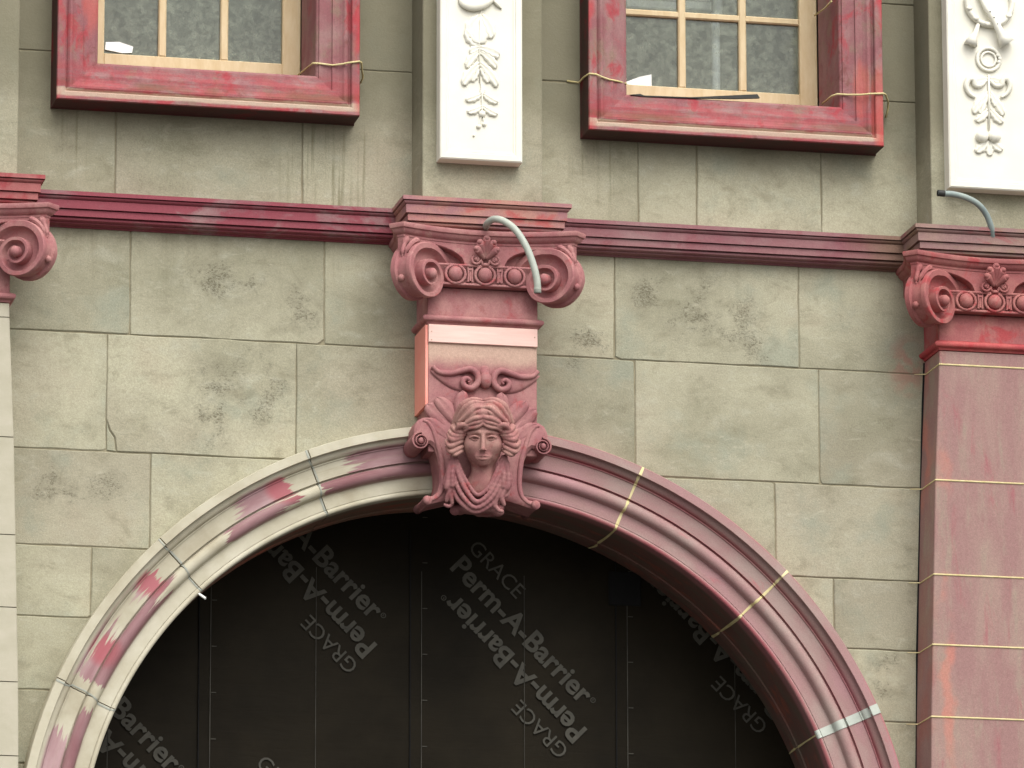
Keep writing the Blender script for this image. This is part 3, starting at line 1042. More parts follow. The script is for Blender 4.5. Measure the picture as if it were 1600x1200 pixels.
for x0, x1, lab, sh, layer in strips:
    d = DM+.004*layer
    t = thing('membrane_sheet', lab, 'membrane sheet', ((x0+x1)/2, -d, 0), 'printed membrane sheets filling the arch')
    zt = 7.78
    obj('sheet', wavy(x0, x1, d), 'membrane', t, smooth=True)
    dd = d+.0065
    lines = [(x0+.052, .0018)] if layer else []
    lines.append(((x0+.05+x1)/2 if layer else x1-.48, .0013))
    for lx, lw in lines:
        obj('printed_line', ([(lx-lw, -dd, 2), (lx+lw, -dd, 2), (lx+lw, -dd, 7.4), (lx-lw, -dd, 7.4)], [(0, 1, 2, 3)]), 'print_line', t)
    if layer:
        lx = x0+.052
        for kz in range(8):
            z = 6.12+kz*.22
            obj('printed_tick', ([(lx+.004, -dd, z), (lx+.028, -dd, z), (lx+.028, -dd, z+.004), (lx+.004, -dd, z+.004)], [(0, 1, 2, 3)]), 'print', t)
        obj('sheet_edge', box(x0-.004, x0, d+.006, d-.004, 2, 7.6), 'black', t)
    for s_ in sh:
        for flip in (False, True):
            for vf, o2 in ((T_BIG, b0), (T_SM, g0)):
                v, f = place(vf, o2, ang, flip, s_, dd)
                # trim to the sheet and to the arch
                keep = (v[:, 0] > x0+.0) & (v[:, 0] < x1) & (np.hypot(v[:, 0]-ACX, v[:, 2]-ACZ) < 1.95)
                ff = [q for q in f if all(keep[i] for i in q)]
                if not ff: continue
                used = sorted({i for q in ff for i in q})
                mp = {a: b for b, a in enumerate(used)}
                obj('printed_lettering', (v[used], [[mp[i] for i in q] for q in ff]), 'print', t)
a, b = P(950, 894, DM), P(1000, 948, DM)
tag(obj('black_patch', box(a[0], b[0], DM+.022, DM, b[1], a[1], .003), 'black'), 'square black patch high on the membrane under the right arch curve', 'patch')

# ================================================================ string course, cornice blocks
CP = [(-.01, 9.004), (.114, 8.990), (.1145, 8.971), (.098, 8.972), (.098, 8.9675), (.108, 8.966), (.105, 8.960), (.099, 8.955), (.094, 8.954), (.093, 8.9515), (.0965, 8.951), (.096, 8.9125),
      (.076, 8.9135), (.076, 8.9085), (.086, 8.908), (.0855, 8.878), (.064, 8.879), (.064, 8.8735), (.073, 8.872), (.072, 8.864), (.066, 8.860), (.050, 8.859), (.049, 8.852), (.030, 8.850), (.012, 8.849), (.010, 8.842), (-.01, 8.841)]
CX = {'L': -2.672, 'C': -0.195, 'R': 2.275}
BH = .2875                      # half width of the break
CPd = [(n_, z-.002) for n_, z in CP]
sc1 = obj('string_course', sweep_plan(CPd, [(CX['L']+BH+.02, 0), (CX['C']-BH-.02, 0)]), 'p_cornice')
tag(sc1, 'crimson painted string course moulding left of the keystone capital', 'string course', 'string courses between the capitals')
sc2 = obj('string_course', sweep_plan(CPd, [(CX['C']+BH+.02, 0), (CX['R']-BH-.02, 0)]), 'p_cornice')
tag(sc2, 'mauve painted string course moulding right of the keystone capital, brown at its right end', 'string course', 'string courses between the capitals')
def cornice_block(cx, mat, parent):
    path = [(cx-BH, -.02), (cx-BH, .25), (cx+BH, .25), (cx+BH, -.02)]
    v, f = sweep_plan(CP, path, cap=False)
    top = box(cx-BH-.05, cx+BH+.05, .3, -.01, 8.90, 8.992)
    return obj('cornice_block', join([(v, f), top]), mat, parent)

# ================================================================ capitals
AL = math.radians(40)
PH = [15, 45, 90, 135, 180, 225, 270, 315, 360, 405, 450, 495, 540, 585, 630, 675, 720, 765, 810, 1200]
RR = [.205, .178, .152, .150, .145, .126, .110, .106, .102, .086, .070, .068, .066, .061, .055, .047, .039, .032, .027, .024]
def vol_r(ph): return float(np.interp(ph, PH, RR))
def volute(cx, side, t=.11):
    ex = np.array([side*math.cos(AL), math.sin(AL)])        # outward diagonal (x, d)
    nx = np.array([-side*math.sin(AL), math.cos(AL)])       # face normal
    c0 = np.array([cx+side*.283, .352])
    zc = 8.619
    def pt(r_, ph, h):
        a = math.radians(ph)
        q = c0-ex*(r_*math.cos(a))+nx*h
        return (q[0], -q[1], zc+r_*math.sin(a))
    def H(ph): return .030*min(ph, 810)/810
    V, F = [], []
    step = 9
    phs = list(range(18, 811, step))
    S = [(0, 0), (.04, .004), (.34, .004), (.40, -.004), (.48, -.020), (.62, -.030), (.8, -.032), (1, -.030)]
    W = len(S)+1
    for ph in phs:
        ro, ri = vol_r(ph), vol_r(ph+360)
        for s_, h in S:
            V.append(pt(ro+(ri-ro)*s_, ph, H(ph)+h*min(1, (ro-ri)/.05)))
        V.append(pt(ri, ph, H(ph+360)))
    for i in range(len(phs)-1):
        for j in range(W-1):
            a = i*W+j
            F.append((a, a+1, a+W+1, a+W))
    # rim round the first turn
    rim = [(0, 0), (-.004, .001), (-.020, .001), (-.027, -.010), (-.078, -.010), (-.085, .002), (-t, .002), (-t, -.03)]
    n0 = len(V)
    ph1 = [p for p in phs if p <= 381]
    for ph in ph1:
        ro = vol_r(ph)
        for h, dr in rim:
            V.append(pt(ro+dr, ph, H(ph)+h))
    w2 = len(rim)
    for i in range(len(ph1)-1):
        for j in range(w2-1):
            a = n0+i*w2+j
            F.append((a, a+w2, a+w2+1, a+1))
    # back disc
    n1 = len(V)
    V.append(pt(0, 0, -t*.9))
    for ph in ph1: V.append(pt(vol_r(ph)-.02, ph, -t*.9))
    for i in range(len(ph1)-1):
        F.append((n1, n1+1+i+1, n1+1+i))
    eye = ball(pt(0, 0, .024), (.026, .026, .027))
    btn = ball(pt(vol_r(195)-.006, 195, -.053), (.017, .017, .017), 10, 6)
    l1 = tube(smooth_path([pt(vol_r(150)-.012, 150, -.055), pt(vol_r(138)+.004, 138, -.055), pt(vol_r(122)+.028, 122, -.055), pt(vol_r(112)+.03, 116, -.05)], 5), [.006]*3+[.012]*6+[.018]*4+[.014]*2+[.005], 8)
    l2 = tube(smooth_path([pt(vol_r(150)-.014, 150, -.04), pt(vol_r(140)-.002, 140, -.035), pt(vol_r(125)+.012, 125, -.02), pt(vol_r(108)+.016, 108, -.012)], 4), [.006]*4+[.012]*6+[.015]*2+[.006], 7)
    return join([(V, F), eye, btn, l1, l2])
def capital(cx, mat, parent):
    # plan of bell and abacus (relative x, d), from the left wall side to the right
    half = [(-.36, .0), (-.365, .13), (-.385, .24), (-.425, .355), (-.402, .378)]
    arcp = []
    for i in range(1, 12):
        x = -.402+.804*i/12
        arcp.append((x, .378-.088*(1-(x/.402)**2)))
    plan = half+arcp+[(-x, d) for x, d in reversed(half)]
    path = [(cx+x, d) for x, d in plan]
    bell = sweep_plan([(-.12, 8.79), (-.045, 8.79), (-.052, 8.72), (-.06, 8.66), (-.06, 8.60), (-.12, 8.60)], path, cap=False)
    # face layer over the volute channels, its lower edge the upper curve of the volutes
    def dfront(x): return .378-.088*(1-(x/.402)**2)
    def zarc(x):
        a = abs(x)
        if a < .095: return 8.686
        if a > .283: return 8.771
        return 8.688+.083*math.sqrt(max(0, 1-((.283-a)/.188)**2))
    xs_ = sorted(set(list(np.linspace(-.402, .402, 61))+[-.0951, -.0949, .0949, .0951]))
    sv, sf = [], []
    for x in xs_:
        df, zb_ = dfront(x), zarc(x)
        sv += [(cx+x, -df, 8.79), (cx+x, -df, zb_+.004), (cx+x, -df+.004, zb_), (cx+x, -df+.07, zb_-.006)]
    for i in range(len(xs_)-1):
        for j in range(3):
            q = i*4+j
            sf.append((q, q+1, q+5, q+4))
    spand = (sv, sf)
    flank = sweep_plan([(-.08, 8.79), (0, 8.79), (0, 8.72), (-.03, 8.66), (-.08, 8.66)], path[:6], cap=False)
    flank2 = sweep_plan([(-.08, 8.79), (0, 8.79), (0, 8.72), (-.03, 8.66), (-.08, 8.66)], path[-6:], cap=False)
    core = box(cx-.275, cx+.275, .225, 0, 8.585, 8.79)
    neck = box(cx-.262, cx+.262, .25, 0, 8.452, 8.585, .003)
    cap = obj('capital', join([bell, spand, flank, flank2, core, neck]), mat, parent, auto=35)
    ab = [(-.12, 8.848), (.036, 8.848), (.038, 8.838), (.034, 8.826), (.026, 8.822), (.022, 8.812), (.012, 8.802), (.004, 8.798), (.003, 8.788), (-.02, 8.784)]
    obj('abacus', sweep_plan(ab, path, cap=False), mat, cap, auto=35)
    for side in (-1, 1):
        obj('volute', volute(cx, side), mat, cap, auto=50)
    # egg and dart
    de = .298
    obj('echinus', join([box(cx-.235, cx+.235, de-.012, .2, 8.60, 8.69), ]), mat, cap)
    obj('fillet', join([tube([(cx-.225, -(de+.004), 8.683), (cx+.225, -(de+.004), 8.683)], .0065, 8), box(cx-.25, cx+.25, de+.004, .2, 8.588, 8.6, .003)]), mat, cap, auto=40)
    for k_ in (-1, 0, 1):
        ex = cx+k_*.1405
        obj('egg', ball((ex, -(de+.004), 8.641), (.034, .030, .037), 16, 10), mat, cap, smooth=True)
        pts = []
        for i in range(15):
            a = math.radians(110+320*i/14)
            pts.append((ex+.047*math.cos(a), -(de+.004), 8.640+.044*math.sin(a)))
        obj('egg_cup', tube(pts, .0075, 7), mat, cap, smooth=True)
    for k_ in (-.5, .5):
        ex = cx+k_*.1405
        dart = [tube([(ex+s_*.011, -(de+.002), 8.675), (ex+s_*.008, -(de+.004), 8.635), (ex+s_*.010, -(de+.002), 8.606)], [.004, .005, .006], 6) for s_ in (-1, 1)]
        dart.append(tube([(ex, -(de+.0), 8.66), (ex, -(de+.004), 8.61)], [.003, .005], 6))
        dart.append(box(ex-.012, ex+.012, de+.004, de-.02, 8.662, 8.672))
        obj('dart', join(dart), mat, cap, smooth=False)
    # palmette in the middle of the abacus
    sh = []
    for a in (-62, -32, 0, 32, 62):
        r_ = .082-.00026*abs(a)
        ra = math.radians(90-a)
        b_ = (cx+.004*math.cos(ra), -.306, 8.720)
        t_ = (cx+r_*math.cos(ra)*.80, -.340, 8.722+r_*math.sin(ra)+.002)
        m_ = tuple(.5*(b_[i]+t_[i]) for i in range(3))
        sh.append(tube(smooth_path([b_, (m_[0], m_[1]+.001, m_[2]), t_, (t_[0]+.010*math.cos(ra), t_[1]-.012, t_[2]-.002)], 4), [.010, .011, .012, .013, .015, .0165, .018, .0185, .018, .016, .013, .009, .004], 10))
    for s_ in (-1, 1):
        pts = []
        for i in range(22):
            a = i/21*2*math.pi*1.2
            r_ = .024*(1-i/21*.62)
            pts.append((cx+s_*(.047+r_*math.cos(a+math.pi)), -(.312+.006*i/21), 8.712+r_*math.sin(a+math.pi)))
        pts = [(cx+s_*.010, -.306, 8.684), (cx+s_*.018, -.308, 8.70)]+pts
        sh.append(tube(pts, [.0065]*len(pts), 8))
        sh.append(ball((cx+s_*.047, -.318, 8.712), (.010, .010, .010), 10, 6))
    sh.append(ball((cx, -.312, 8.688), (.016, .012, .009), 10, 6))
    obj('palmette', join(sh), mat, cap, smooth=True)
    return cap
def astragal(cx, mat, parent, hw=.262):
    pr = [(-.03, 8.454), (.006, 8.453)]
    for i in range(7):
        a = math.pi/2-math.pi*i/6
        pr.append((.006+.020*math.cos(a), 8.434+.016*math.sin(a)))
    pr += [(.004, 8.415), (.0, 8.408), (-.03, 8.407)]
    return obj('astragal', sweep_plan(pr, [(cx-hw, -.01), (cx-hw, .25), (cx+hw, .25), (cx+hw, -.01)], cap=False), mat, parent, auto=40)

# --- the two side pilasters
def pilaster(side, label, shaft_mat, capm, cornm, astm, beads):
    cx = CX[side]
    t = thing('pilaster', label, 'pilaster', (cx, -.12, 0), 'pilasters flanking the arch')
    cornice_block(cx, cornm, t)
    capital(cx, capm, t)
    astragal(cx, astm, t)
    zz = [8.405, 8.338, 7.778, 7.325, 6.99, 6.648, 6.31, 5.9, 5.4, 4.9, 4.4, 3.9, 3.4, 2.9, 2.4, 1.9, 1.4, .9, .4, 0]
    def hw(z):
        return float(np.interp(z, [0, 6.3, 6.648, 6.99, 7.325, 7.778, 8.338, 8.42], [.35, .338, .331, .319, .308, .292, .263, .261]))
    for z1, z0 in zip(zz[:-1], zz[1:]):
        g_ = .0022
        v = []
        for z in (z0+g_, z1-g_):
            h = hw(z)
            v += [(cx-h, 0.0, z), (cx-h, -.25+.004, z), (cx-h+.004, -.25, z), (cx+h-.004, -.25, z), (cx+h, -.25+.004, z), (cx+h, 0.0, z)]
        f = [tuple(range(5, -1, -1)), tuple(range(6, 12))]+[(i, i+1, i+7, i+6) for i in range(5)]
        obj('shaft_block', (v, f), shaft_mat, t)
    if beads:
        for z in zz[1:7]:
            h = hw(z)+.001
            obj('joint_bead', tube([(cx-h-.05, -.004, z+.004), (cx-h, -.03, z+.001), (cx-h, -.251, z), (cx+h, -.251, z), (cx+h, -.0, z)], [.0015, .003, .0042, .0042, .003], 6), 'bead_yellow', t)
    if beads:
        gp = []
        zs_ = [8.40, 8.2, 7.778, 7.325, 6.99, 6.648, 6.31, 5.9]
        gv = []
        for i_, z in enumerate(zs_):
            w_ = .0075+.003*math.sin(i_*2.1)
            x_ = cx-hw(z)
            gv += [(x_-w_, -.0045, z), (x_+.001, -.0045, z)]
        obj('open_joint', (gv, [(2*i_, 2*i_+1, 2*i_+3, 2*i_+2) for i_ in range(len(zs_)-1)]), 'black', t)
    core = []
    for z0, z1 in ((0, 8.4),):
        h = hw(8.4)-.02
        core.append(box(cx-h, cx+h, .235, .0, 0, 8.44))
    obj('joint_fill', join(core), 'mortar', t)
    return t
pilaster('L', 'pilaster at the left edge with unpainted cream stone shaft and red capital', 'cream', 'p_capital', 'p_cornice_l', 'p_capital', False)
pilaster('R', 'pilaster at the right edge with mauve painted shaft, yellow joints and rosy capital', 'p_pil', 'p_capital_r', 'p_cornice_r', 'p_red', True)

# --- plain stone pilasters of the upper storey
for side, lab in (('L', 'plain grey stone upper pilaster at the top left corner'), ('C', 'plain grey stone upper pilaster behind the middle white panel'), ('R', 'plain grey stone upper pilaster behind the right white panel')):
    cx = CX[side]
    o = obj('upper_pilaster', join([box(cx-.287, cx+.287, .25, 0, 8.996, 12.6, .004)]), 'stone')
    tag(o, lab, 'pilaster', 'plain pilasters of the upper storey')
# ================================================================ the keystone bracket
KX = CX['C']
key = thing('keystone', 'rose painted keystone bracket with carved woman head, scrolls and capital over the arch', 'keystone', (KX, -.15, 7.45))
cornice_block(KX, 'p_cornice_c', key)
capital(KX, 'p_capital', key)
astragal(KX, 'p_capital', key)
obj('bracket_shaft', box(KX-.258, KX+.258, .25, 0, 7.80, 8.41, .003), 'p_key', key)
def zp(zx, zy, d): return P(620+zx*.2918, 480+zy*.2918, d)
def zp3(zx, zy, d): return P3(620+zx*.2918, 480+zy*.2918, d)
# boards fixed to the shaft
zt, zb = 8.405, zp(300, 192, .258)[1]
bd = obj('front_board', box(KX-.259, KX+.259, .262, .2505, zb, zt, .002), 'pink_board', key)
tag(bd, 'pale pink board across the front of the bracket')
for sx_, zz_ in ((-.245, zt-.035), (-.245, zt-.075), (.245, zt-.04), (.245, zt-.085), (-.02, zt-.11), (.12, zt-.1)):
    obj('screw', tube([(KX+sx_, -.261, zz_), (KX+sx_, -.2632, zz_)], .0035, 8), 'p_key', bd)
sb = obj('side_board', box(KX-.272, KX-.2585, .248, .004, 8.02, 8.404, .002), 'salmon', key)
tag(sb, 'salmon pink board on the left flank of the bracket')
# console with scrolled sides: left half traced, mirrored about the axis
DCON = .275
zl = [(230, 570), (178, 585), (140, 590), (112, 606), (95, 640), (92, 690), (112, 722), (150, 730), (180, 728), (202, 750), (220, 800), (231, 870), (233, 930), (222, 985), (195, 1008), (160, 1012), (144, 1032), (160, 1058), (205, 1046), (300, 1024), (380, 1018)]
half = [zp(a, b, DCON) for a, b in zl]
kxc = -.207
half = [(x, z) for x, z in half]
outl = half+[(2*kxc-x, z) for x, z in reversed(half)]
con = obj('console', poly_block(outl, DCON, .10, .012, 0, .02), 'p_key', key, auto=40)
def scroll(cx, cz, R, d0, depth, hand, turns=1.9):
    """spiral-faced roll seen from the front"""
    V, F = [], []
    n = 56
    S = [(0, 0), (.10, .003), (.50, .003), (.58, -.004), (.75, -.013), (1, -.013)]
    W = len(S)+1
    def rr(a): return R*math.exp(-.46*a/(2*math.pi))
    for i in range(n+1):
        a = 2*math.pi*turns*i/n
        ro, ri = rr(a), rr(a+2*math.pi)
        hh = .012*i/n
        for s_, h in S+[(1, None)]:
            r_ = ro+(ri-ro)*s_
            y = d0+hh+(h if h is not None else .012*min(1, (i+n/turns)/n))
            V.append((cx+hand*r_*math.cos(a+1.57), -y, cz+r_*math.sin(a+1.57)))
    for i in range(n):
        for j in range(W-1):
            q = i*W+j
            F.append((q, q+1, q+W+1, q+W))
    parts = [(V, F), ball((cx, -(d0+.006), cz), (R*.34, .014, R*.34), 12, 8)]
    k_ = 24
    v = [(cx+hand*rr(2*math.pi*j/k_)*math.cos(2*math.pi*j/k_+1.57), -dd_, cz+rr(2*math.pi*j/k_)*math.sin(2*math.pi*j/k_+1.57)) for dd_ in (d0, d0-depth) for j in range(k_)]
    parts.append((v, [(j, (j+1) % k_, k_+(j+1) % k_, k_+j) for j in range(k_)]))
    return join(parts)
lc = zp(128, 716, DCON+.01)
for s_ in (-1, 1):
    cx_ = lc[0] if s_ < 0 else 2*kxc-lc[0]
    obj('side_scroll', scroll(cx_, lc[1], .0475, DCON+.012, .2, -s_), 'p_key', con, auto=50)
    # raised ribbon edge running from the scroll to the foot
    rb = [zp3(a, b, DCON) for a, b in ((150, 605), (110, 640), (96, 690))]
    pts = [(140, 606), (168, 618), (196, 662), (218, 730), (237, 800), (246, 870), (248, 935), (237, 990), (206, 1022), (165, 1034)]
    p3 = smooth_path([zp3(a, b, DCON-.001) for a, b in pts], 5)
    if s_ > 0: p3 = np.array([(2*kxc-x, y, z) for x, y, z in p3])
    nn = len(p3)
    obj('ribbon', tube(p3, [.006+.007*math.sin(math.pi*i/(nn-1)) for i in range(nn)], 10, .8), 'p_key', con, smooth=True)
    ft = zp3(160, 1036, DCON-.01)
    if s_ > 0: ft = (2*kxc-ft[0], ft[1], ft[2])
    obj('foot_roll', tube([(ft[0], -.29, ft[2]+.002), (ft[0], -.28, ft[2]), (ft[0], -.06, ft[2])], [.012, .022, .022], 12), 'p_key', con, smooth=True)
# moustache scroll above the head
bxc = .5*(zp(385, 400, .265)[0]+zp(557, 405, .265)[0])+.004
for s_ in (-1, 1):
    core = [(192, 316), (222, 346), (280, 356), (340, 342), (392, 332), (428, 356), (434, 402), (400, 434), (362, 422), (354, 394), (374, 380), (392, 392), (384, 404)]
    p3 = smooth_path([zp3(a, b, .262+.0012*i) for i, (a, b) in enumerate(core)], 5)
    if s_ > 0: p3 = np.array([(2*bxc-x, y, z) for x, y, z in p3])
    nn = len(p3)
    obj('brow_scroll', tube(p3, [.006+.010*math.sin(math.pi*min(1, .08+i/(nn-1)*.95))**.7 for i in range(nn)], 10, 1.1), 'p_key', key, smooth=True)
    # dished wing under the scroll
    lf = leaf(zp(400, 440, .25), zp(192, 318, .25), .085, .012, .25, 0, 0.12)
    v, f = lf
    if s_ > 0: v = np.array([(2*bxc-x, y, z) for x, y, z in v]); f = [q[::-1] for q in f]
    obj('wing', (v, f), 'p_key', key, smooth=True)
b0_ = (bxc, -.262, zp(470, 392, .262)[1])
obj('boss', join([ball((b0_[0], b0_[1], b0_[2]), (.030, .034, .040), 16, 10), tube([(bxc, -.235, b0_[2]+.065), (bxc, -.255, b0_[2])], [.022, .029], 12)]), 'p_key', key, smooth=True)
# acanthus leaves either side of the head
for s_ in (-1, 1):
    for base, tip, w_, lift, cu, d_ in (((300, 670), (176, 505), .078, .026, .12, .262), ((330, 650), (238, 470), .074, .034, .16, .268), ((350, 640), (322, 452), .066, .040, -.14, .276), ((290, 720), (165, 590), .06, .020, .08, .266), ((370, 600), (385, 490), .05, .026, -.1, .262)):
        v, f = leaf(zp(*base, d_), zp(*tip, d_), w_*1.05, lift*.62, d_, .3, cu, 14, 8, blunt=True)
        if s_ > 0: v = np.array([(2*kxc-x, y, z) for x, y, z in v]); f = [q[::-1] for q in f]
        obj('acanthus_leaf', (v, f), 'p_key', key, smooth=True)
# --- the carved head, in its own frame facing the street
HU = .0875
h0 = np.array(P3(620+462*.2918, 480+700*.2918, .385))
def to_world(V):
    return h0+HU*(V[:, :1]*_r+V[:, 1:2]*(-_w)+V[:, 2:3]*_u)
def L(zx, zy, y): return ((zx-462)/100, y, -(zy-700)/100)
def mir(p): return (-p[0], p[1], p[2])
face_p = [('u', 0, 'ell', (0, -.2, .40), (1.06, 1.16, 1.35)), ('u', .35, 'ell', (0, .02, -.55), (.96, .92, .98)), ('u', .25, 'ell', (0, .60, -1.27), (.27, .24, .22)),
          ('u', .3, 'cap', (0, -.35, -1.0), (0, -.25, -2.2), .60, .66), ('u', .35, 'ell', (0, -.35, -2.7), (1.15, .75, .75))]
for m_ in (lambda p: p, mir):
    face_p += [('u', .3, 'ell', m_((.58, .46, -.34)), (.38, .38, .40)),
               ('u', .16, 'cap', m_((.20, .93, .30)), m_((.80, .62, .27)), .10, .07)]
for m_ in (lambda p: p, mir):
    face_p += [('s', .14, 'ell', m_((.48, 1.04, .06)), (.30, .22, .16))]
face_p += [('u', .12, 'cap', (0, .93, .28), (0, 1.17, -.52), .085, .115), ('u', .07, 'ell', (0, 1.21, -.58), (.105, .11, .09)), ('u', .16, 'ell', (0, .80, -1.0), (.40, .13, .24))]
for m_ in (lambda p: p, mir):
    face_p += [('u', .05, 'ell', m_((.125, 1.06, -.62)), (.075, .10, .07)),
               ('u', .03, 'ell', m_((.48, .705, .03)), (.26, .20, .13))]
    face_p += chain([m_((.20, .90, .02)), m_((.34, .965, .085)), m_((.50, .945, .10)), m_((.70, .80, .01))], .042, .04, .04)
    face_p += chain([m_((.20, .89, -.02)), m_((.44, .93, -.11)), m_((.68, .80, -.01))], .022, .022, .03)
    face_p += chain([m_((.0, .945, -.955)), m_((.12, .955, -.935)), m_((.38, .82, -1.0))], .048, .025, .04)
    face_p += chain([m_((.0, .935, -1.095)), m_((.13, .925, -1.09)), m_((.30, .82, -1.04))], .055, .025, .05)
    face_p += chain([m_((.0, 1.02, -1.012)), m_((.15, .995, -1.0)), m_((.40, .85, -1.015))], .02, .018, .02, 4, 's')
    face_p += [('s', .03, 'ell', m_((.075, 1.14, -.69)), (.05, .06, .04))]
face_p += [('s', .05, 'cap', (0, 1.02, -.86), (0, 1.07, -.74), .025, .02)]
V, F = sdf_mesh(face_p, (-1.6, -1.3, -3.3), (1.6, 1.6, 2.0), .032)
head = obj('carved_head', (to_world(V), F), 'p_head', key, smooth=True)
tag(head, 'calm woman face with lowered eyes carved on the keystone')
# hair: wavy locks from a centre parting into rolled curls at the sides
hair = [('u', 0, 'ell', (0, -.45, .55), (1.28, 1.05, 1.40)), ('u', .1, 'ell', (0, .30, 1.12), (.98, .66, .66)), ('u', .1, 'cap', (-.25, .78, 1.08), (.25, .78, 1.08), .24, .24), ('u', .08, 'ell', (0, .80, 1.2), (.42, .25, .32)), ('u', .06, 'cap', (0, .86, .95), (0, .66, 1.6), .15, .15), ('u', .06, 'ell', (.80, .70, .64), (.36, .25, .24)), ('u', .06, 'ell', (-.80, .70, .64), (.36, .25, .24)), ('u', .06, 'ell', (0, .84, 1.33), (.44, .27, .24)), ('u', .06, 'ell', (1.14, .52, .66), (.28, .27, .24)), ('u', .06, 'ell', (-1.14, .52, .66), (.28, .27, .24))]
for sgn in (-1, 1):
    def m_(p): return (p[0]*(-sgn), p[1], p[2])
    kk = .035
    # locks on the left as traced (x negative), mirrored to the right
    locks = [([L(474, 560, .95), L(455, 590, 1.02), L(420, 596, 1.0), L(388, 612, .90), L(366, 626, .80)], .09, .10, .15),
             ([L(472, 600, .98), L(458, 626, 1.0), L(428, 642, .98), L(392, 648, .86), L(366, 662, .72)], .06, .08, .11),
             ([L(470, 585, .95), L(450, 612, 1.03), L(416, 622, 1.0), L(382, 632, .88)], .06, .08, .10),
             ([L(464, 540, .86), L(424, 540, .95), L(396, 566, .92), L(368, 592, .78), L(340, 612, .62)], .09, .11, .16),
             ([L(466, 556, .9), L(434, 562, 1.0), L(402, 584, .95), L(374, 606, .82)], .06, .07, .10),
             ([L(458, 516, .66), L(412, 514, .76), L(374, 538, .70), L(342, 580, .52), L(326, 615, .38)], .10, .12, .18),
             ([L(460, 527, .76), L(418, 527, .86), L(384, 552, .82), L(352, 590, .64)], .06, .07, .10),
             ([L(450, 502, .40), L(404, 500, .46), L(356, 528, .36), L(328, 576, .20), L(310, 620, .08)], .11, .14, .2)]
    for pts, a_, b_, md in locks:
        hair += chain([m_(p) for p in pts], a_, b_, .022, 4, 'u', md)
    # rolled crescents at the sides and the curl at the temple
    for (x0, y0), (x1, y1), (x2, y2), r_ in (((300, 640), (335, 668), (378, 668), .15), ((282, 682), (306, 710), (348, 698), .16), ((270, 716), (296, 742), (342, 722), .15), ((272, 748), (300, 772), (344, 752), .14), ((286, 664), (318, 690), (362, 684), .14), ((292, 772), (318, 788), (346, 774), .11)):
        hair += chain([m_(L(x0, y0, .16)), m_(L((x0+x1)/2-3, (y0+y1)/2+5, .44)), m_(L(x1, y1, .60)), m_(L(x2, y2-2, .50)), m_(L(x2+14, y2-8, .22))], r_*.75, r_*.7, .02, 4, 'u', r_)
    hair += chain([m_(L(326, 658, .58)), m_(L(340, 638, .74)), m_(L(364, 630, .84)), m_(L(392, 642, .88))], .13, .07, .02, 4, 'u', .15)
    hair += [('u', .08, 'cap', m_(L(322, 655, .12)), m_(L(322, 755, .15)), .30, .26)]
V, F = sdf_mesh(hair, (-2.4, -1.6, -1.3), (2.4, 1.5, 2.35), .034)
obj('hair', (to_world(V), F), 'p_head', head, smooth=True)
# drapery: nested folds round the neck, pleats falling at both sides
dr = [('u', 0, 'ell', (-.15, -.45, -3.0), (1.35, .62, .75))]
for pts, r_ in (([(318, 800, .05), (352, 885, .28), (392, 955, .42), (436, 1000, .50), (490, 960, .42), (530, 880, .28), (566, 800, .05)], .10),
                ([(306, 805, .10), (338, 905, .34), (380, 985, .50), (432, 1036, .58), (498, 990, .50), (544, 900, .34), (580, 805, .10)], .12),
                ([(300, 830, .05), (322, 940, .30), (362, 1015, .48), (424, 1066, .54), (500, 1022, .48), (556, 930, .30), (590, 830, .05)], .12),
                ([(298, 900, .0), (312, 985, .2), (350, 1045, .36), (420, 1088, .40), (496, 1056, .36), (550, 985, .2)], .12)):
    dr += chain([L(a, b, c) for a, b, c in pts], r_, r_, .05, 4)
for pts, r0, r1 in (([(302, 790, .0), (284, 860, .22), (276, 930, .30), (272, 960, .30)], .10, .16), ([(312, 800, .1), (302, 880, .34), (300, 950, .36)], .08, .13), ([(296, 820, -.05), (270, 900, .12), (262, 945, .15)], .1, .13),
                    ([(276, 960, .22), (290, 1000, .24), (300, 1042, .2)], .15, .10), ([(300, 960, .26), (278, 1000, .24), (270, 1030, .2)], .13, .1), ([(262, 1052, .12), (282, 1060, .16), (300, 1050, .14)], .09, .08),
                    ([(580, 795, .0), (592, 870, .22), (594, 940, .28), (588, 965, .28)], .10, .15), ([(566, 800, .1), (570, 890, .32), (566, 955, .34)], .08, .13), ([(588, 830, -.05), (606, 900, .1), (602, 950, .14)], .09, .12),
                    ([(584, 965, .24), (560, 1010, .28), (572, 1050, .24)], .14, .11), ([(560, 965, .3), (536, 1010, .32), (522, 1060, .28)], .12, .12), ([(520, 1050, .28), (545, 1080, .28), (562, 1086, .22)], .12, .09), ([(572, 1010, .2), (590, 1000, .2), (600, 975, .2)], .09, .08)):
    dr += chain([L(a, b, c) for a, b, c in pts], r0, r1, .045, 3)
V, F = sdf_mesh(dr, (-2.4, -1.4, -4.4), (2.2, 1.1, -.6), .042)
obj('drapery', (to_world(V), F), 'p_key', head, smooth=True)
# rough carved underside of the keystone hanging below the soffit
und = [('u', 0, 'ell', (-.3, -1.6, -3.72), (1.45, 1.4, .36))]
for i in range(16):
    und.append(('u', .1, 'ell', (rnd.uniform(-1.5, .9), rnd.uniform(-2.4, -.6), -3.9+rnd.uniform(-.1, .1)), (rnd.uniform(.2, .4), rnd.uniform(.2, .5), rnd.uniform(.15, .28))))
V, F = sdf_mesh(und, (-2.4, -4.2, -4.9), (2.2, .3, -3.2), .07)
obj('underside', (to_world(V), F), 'p_key', key, smooth=True)

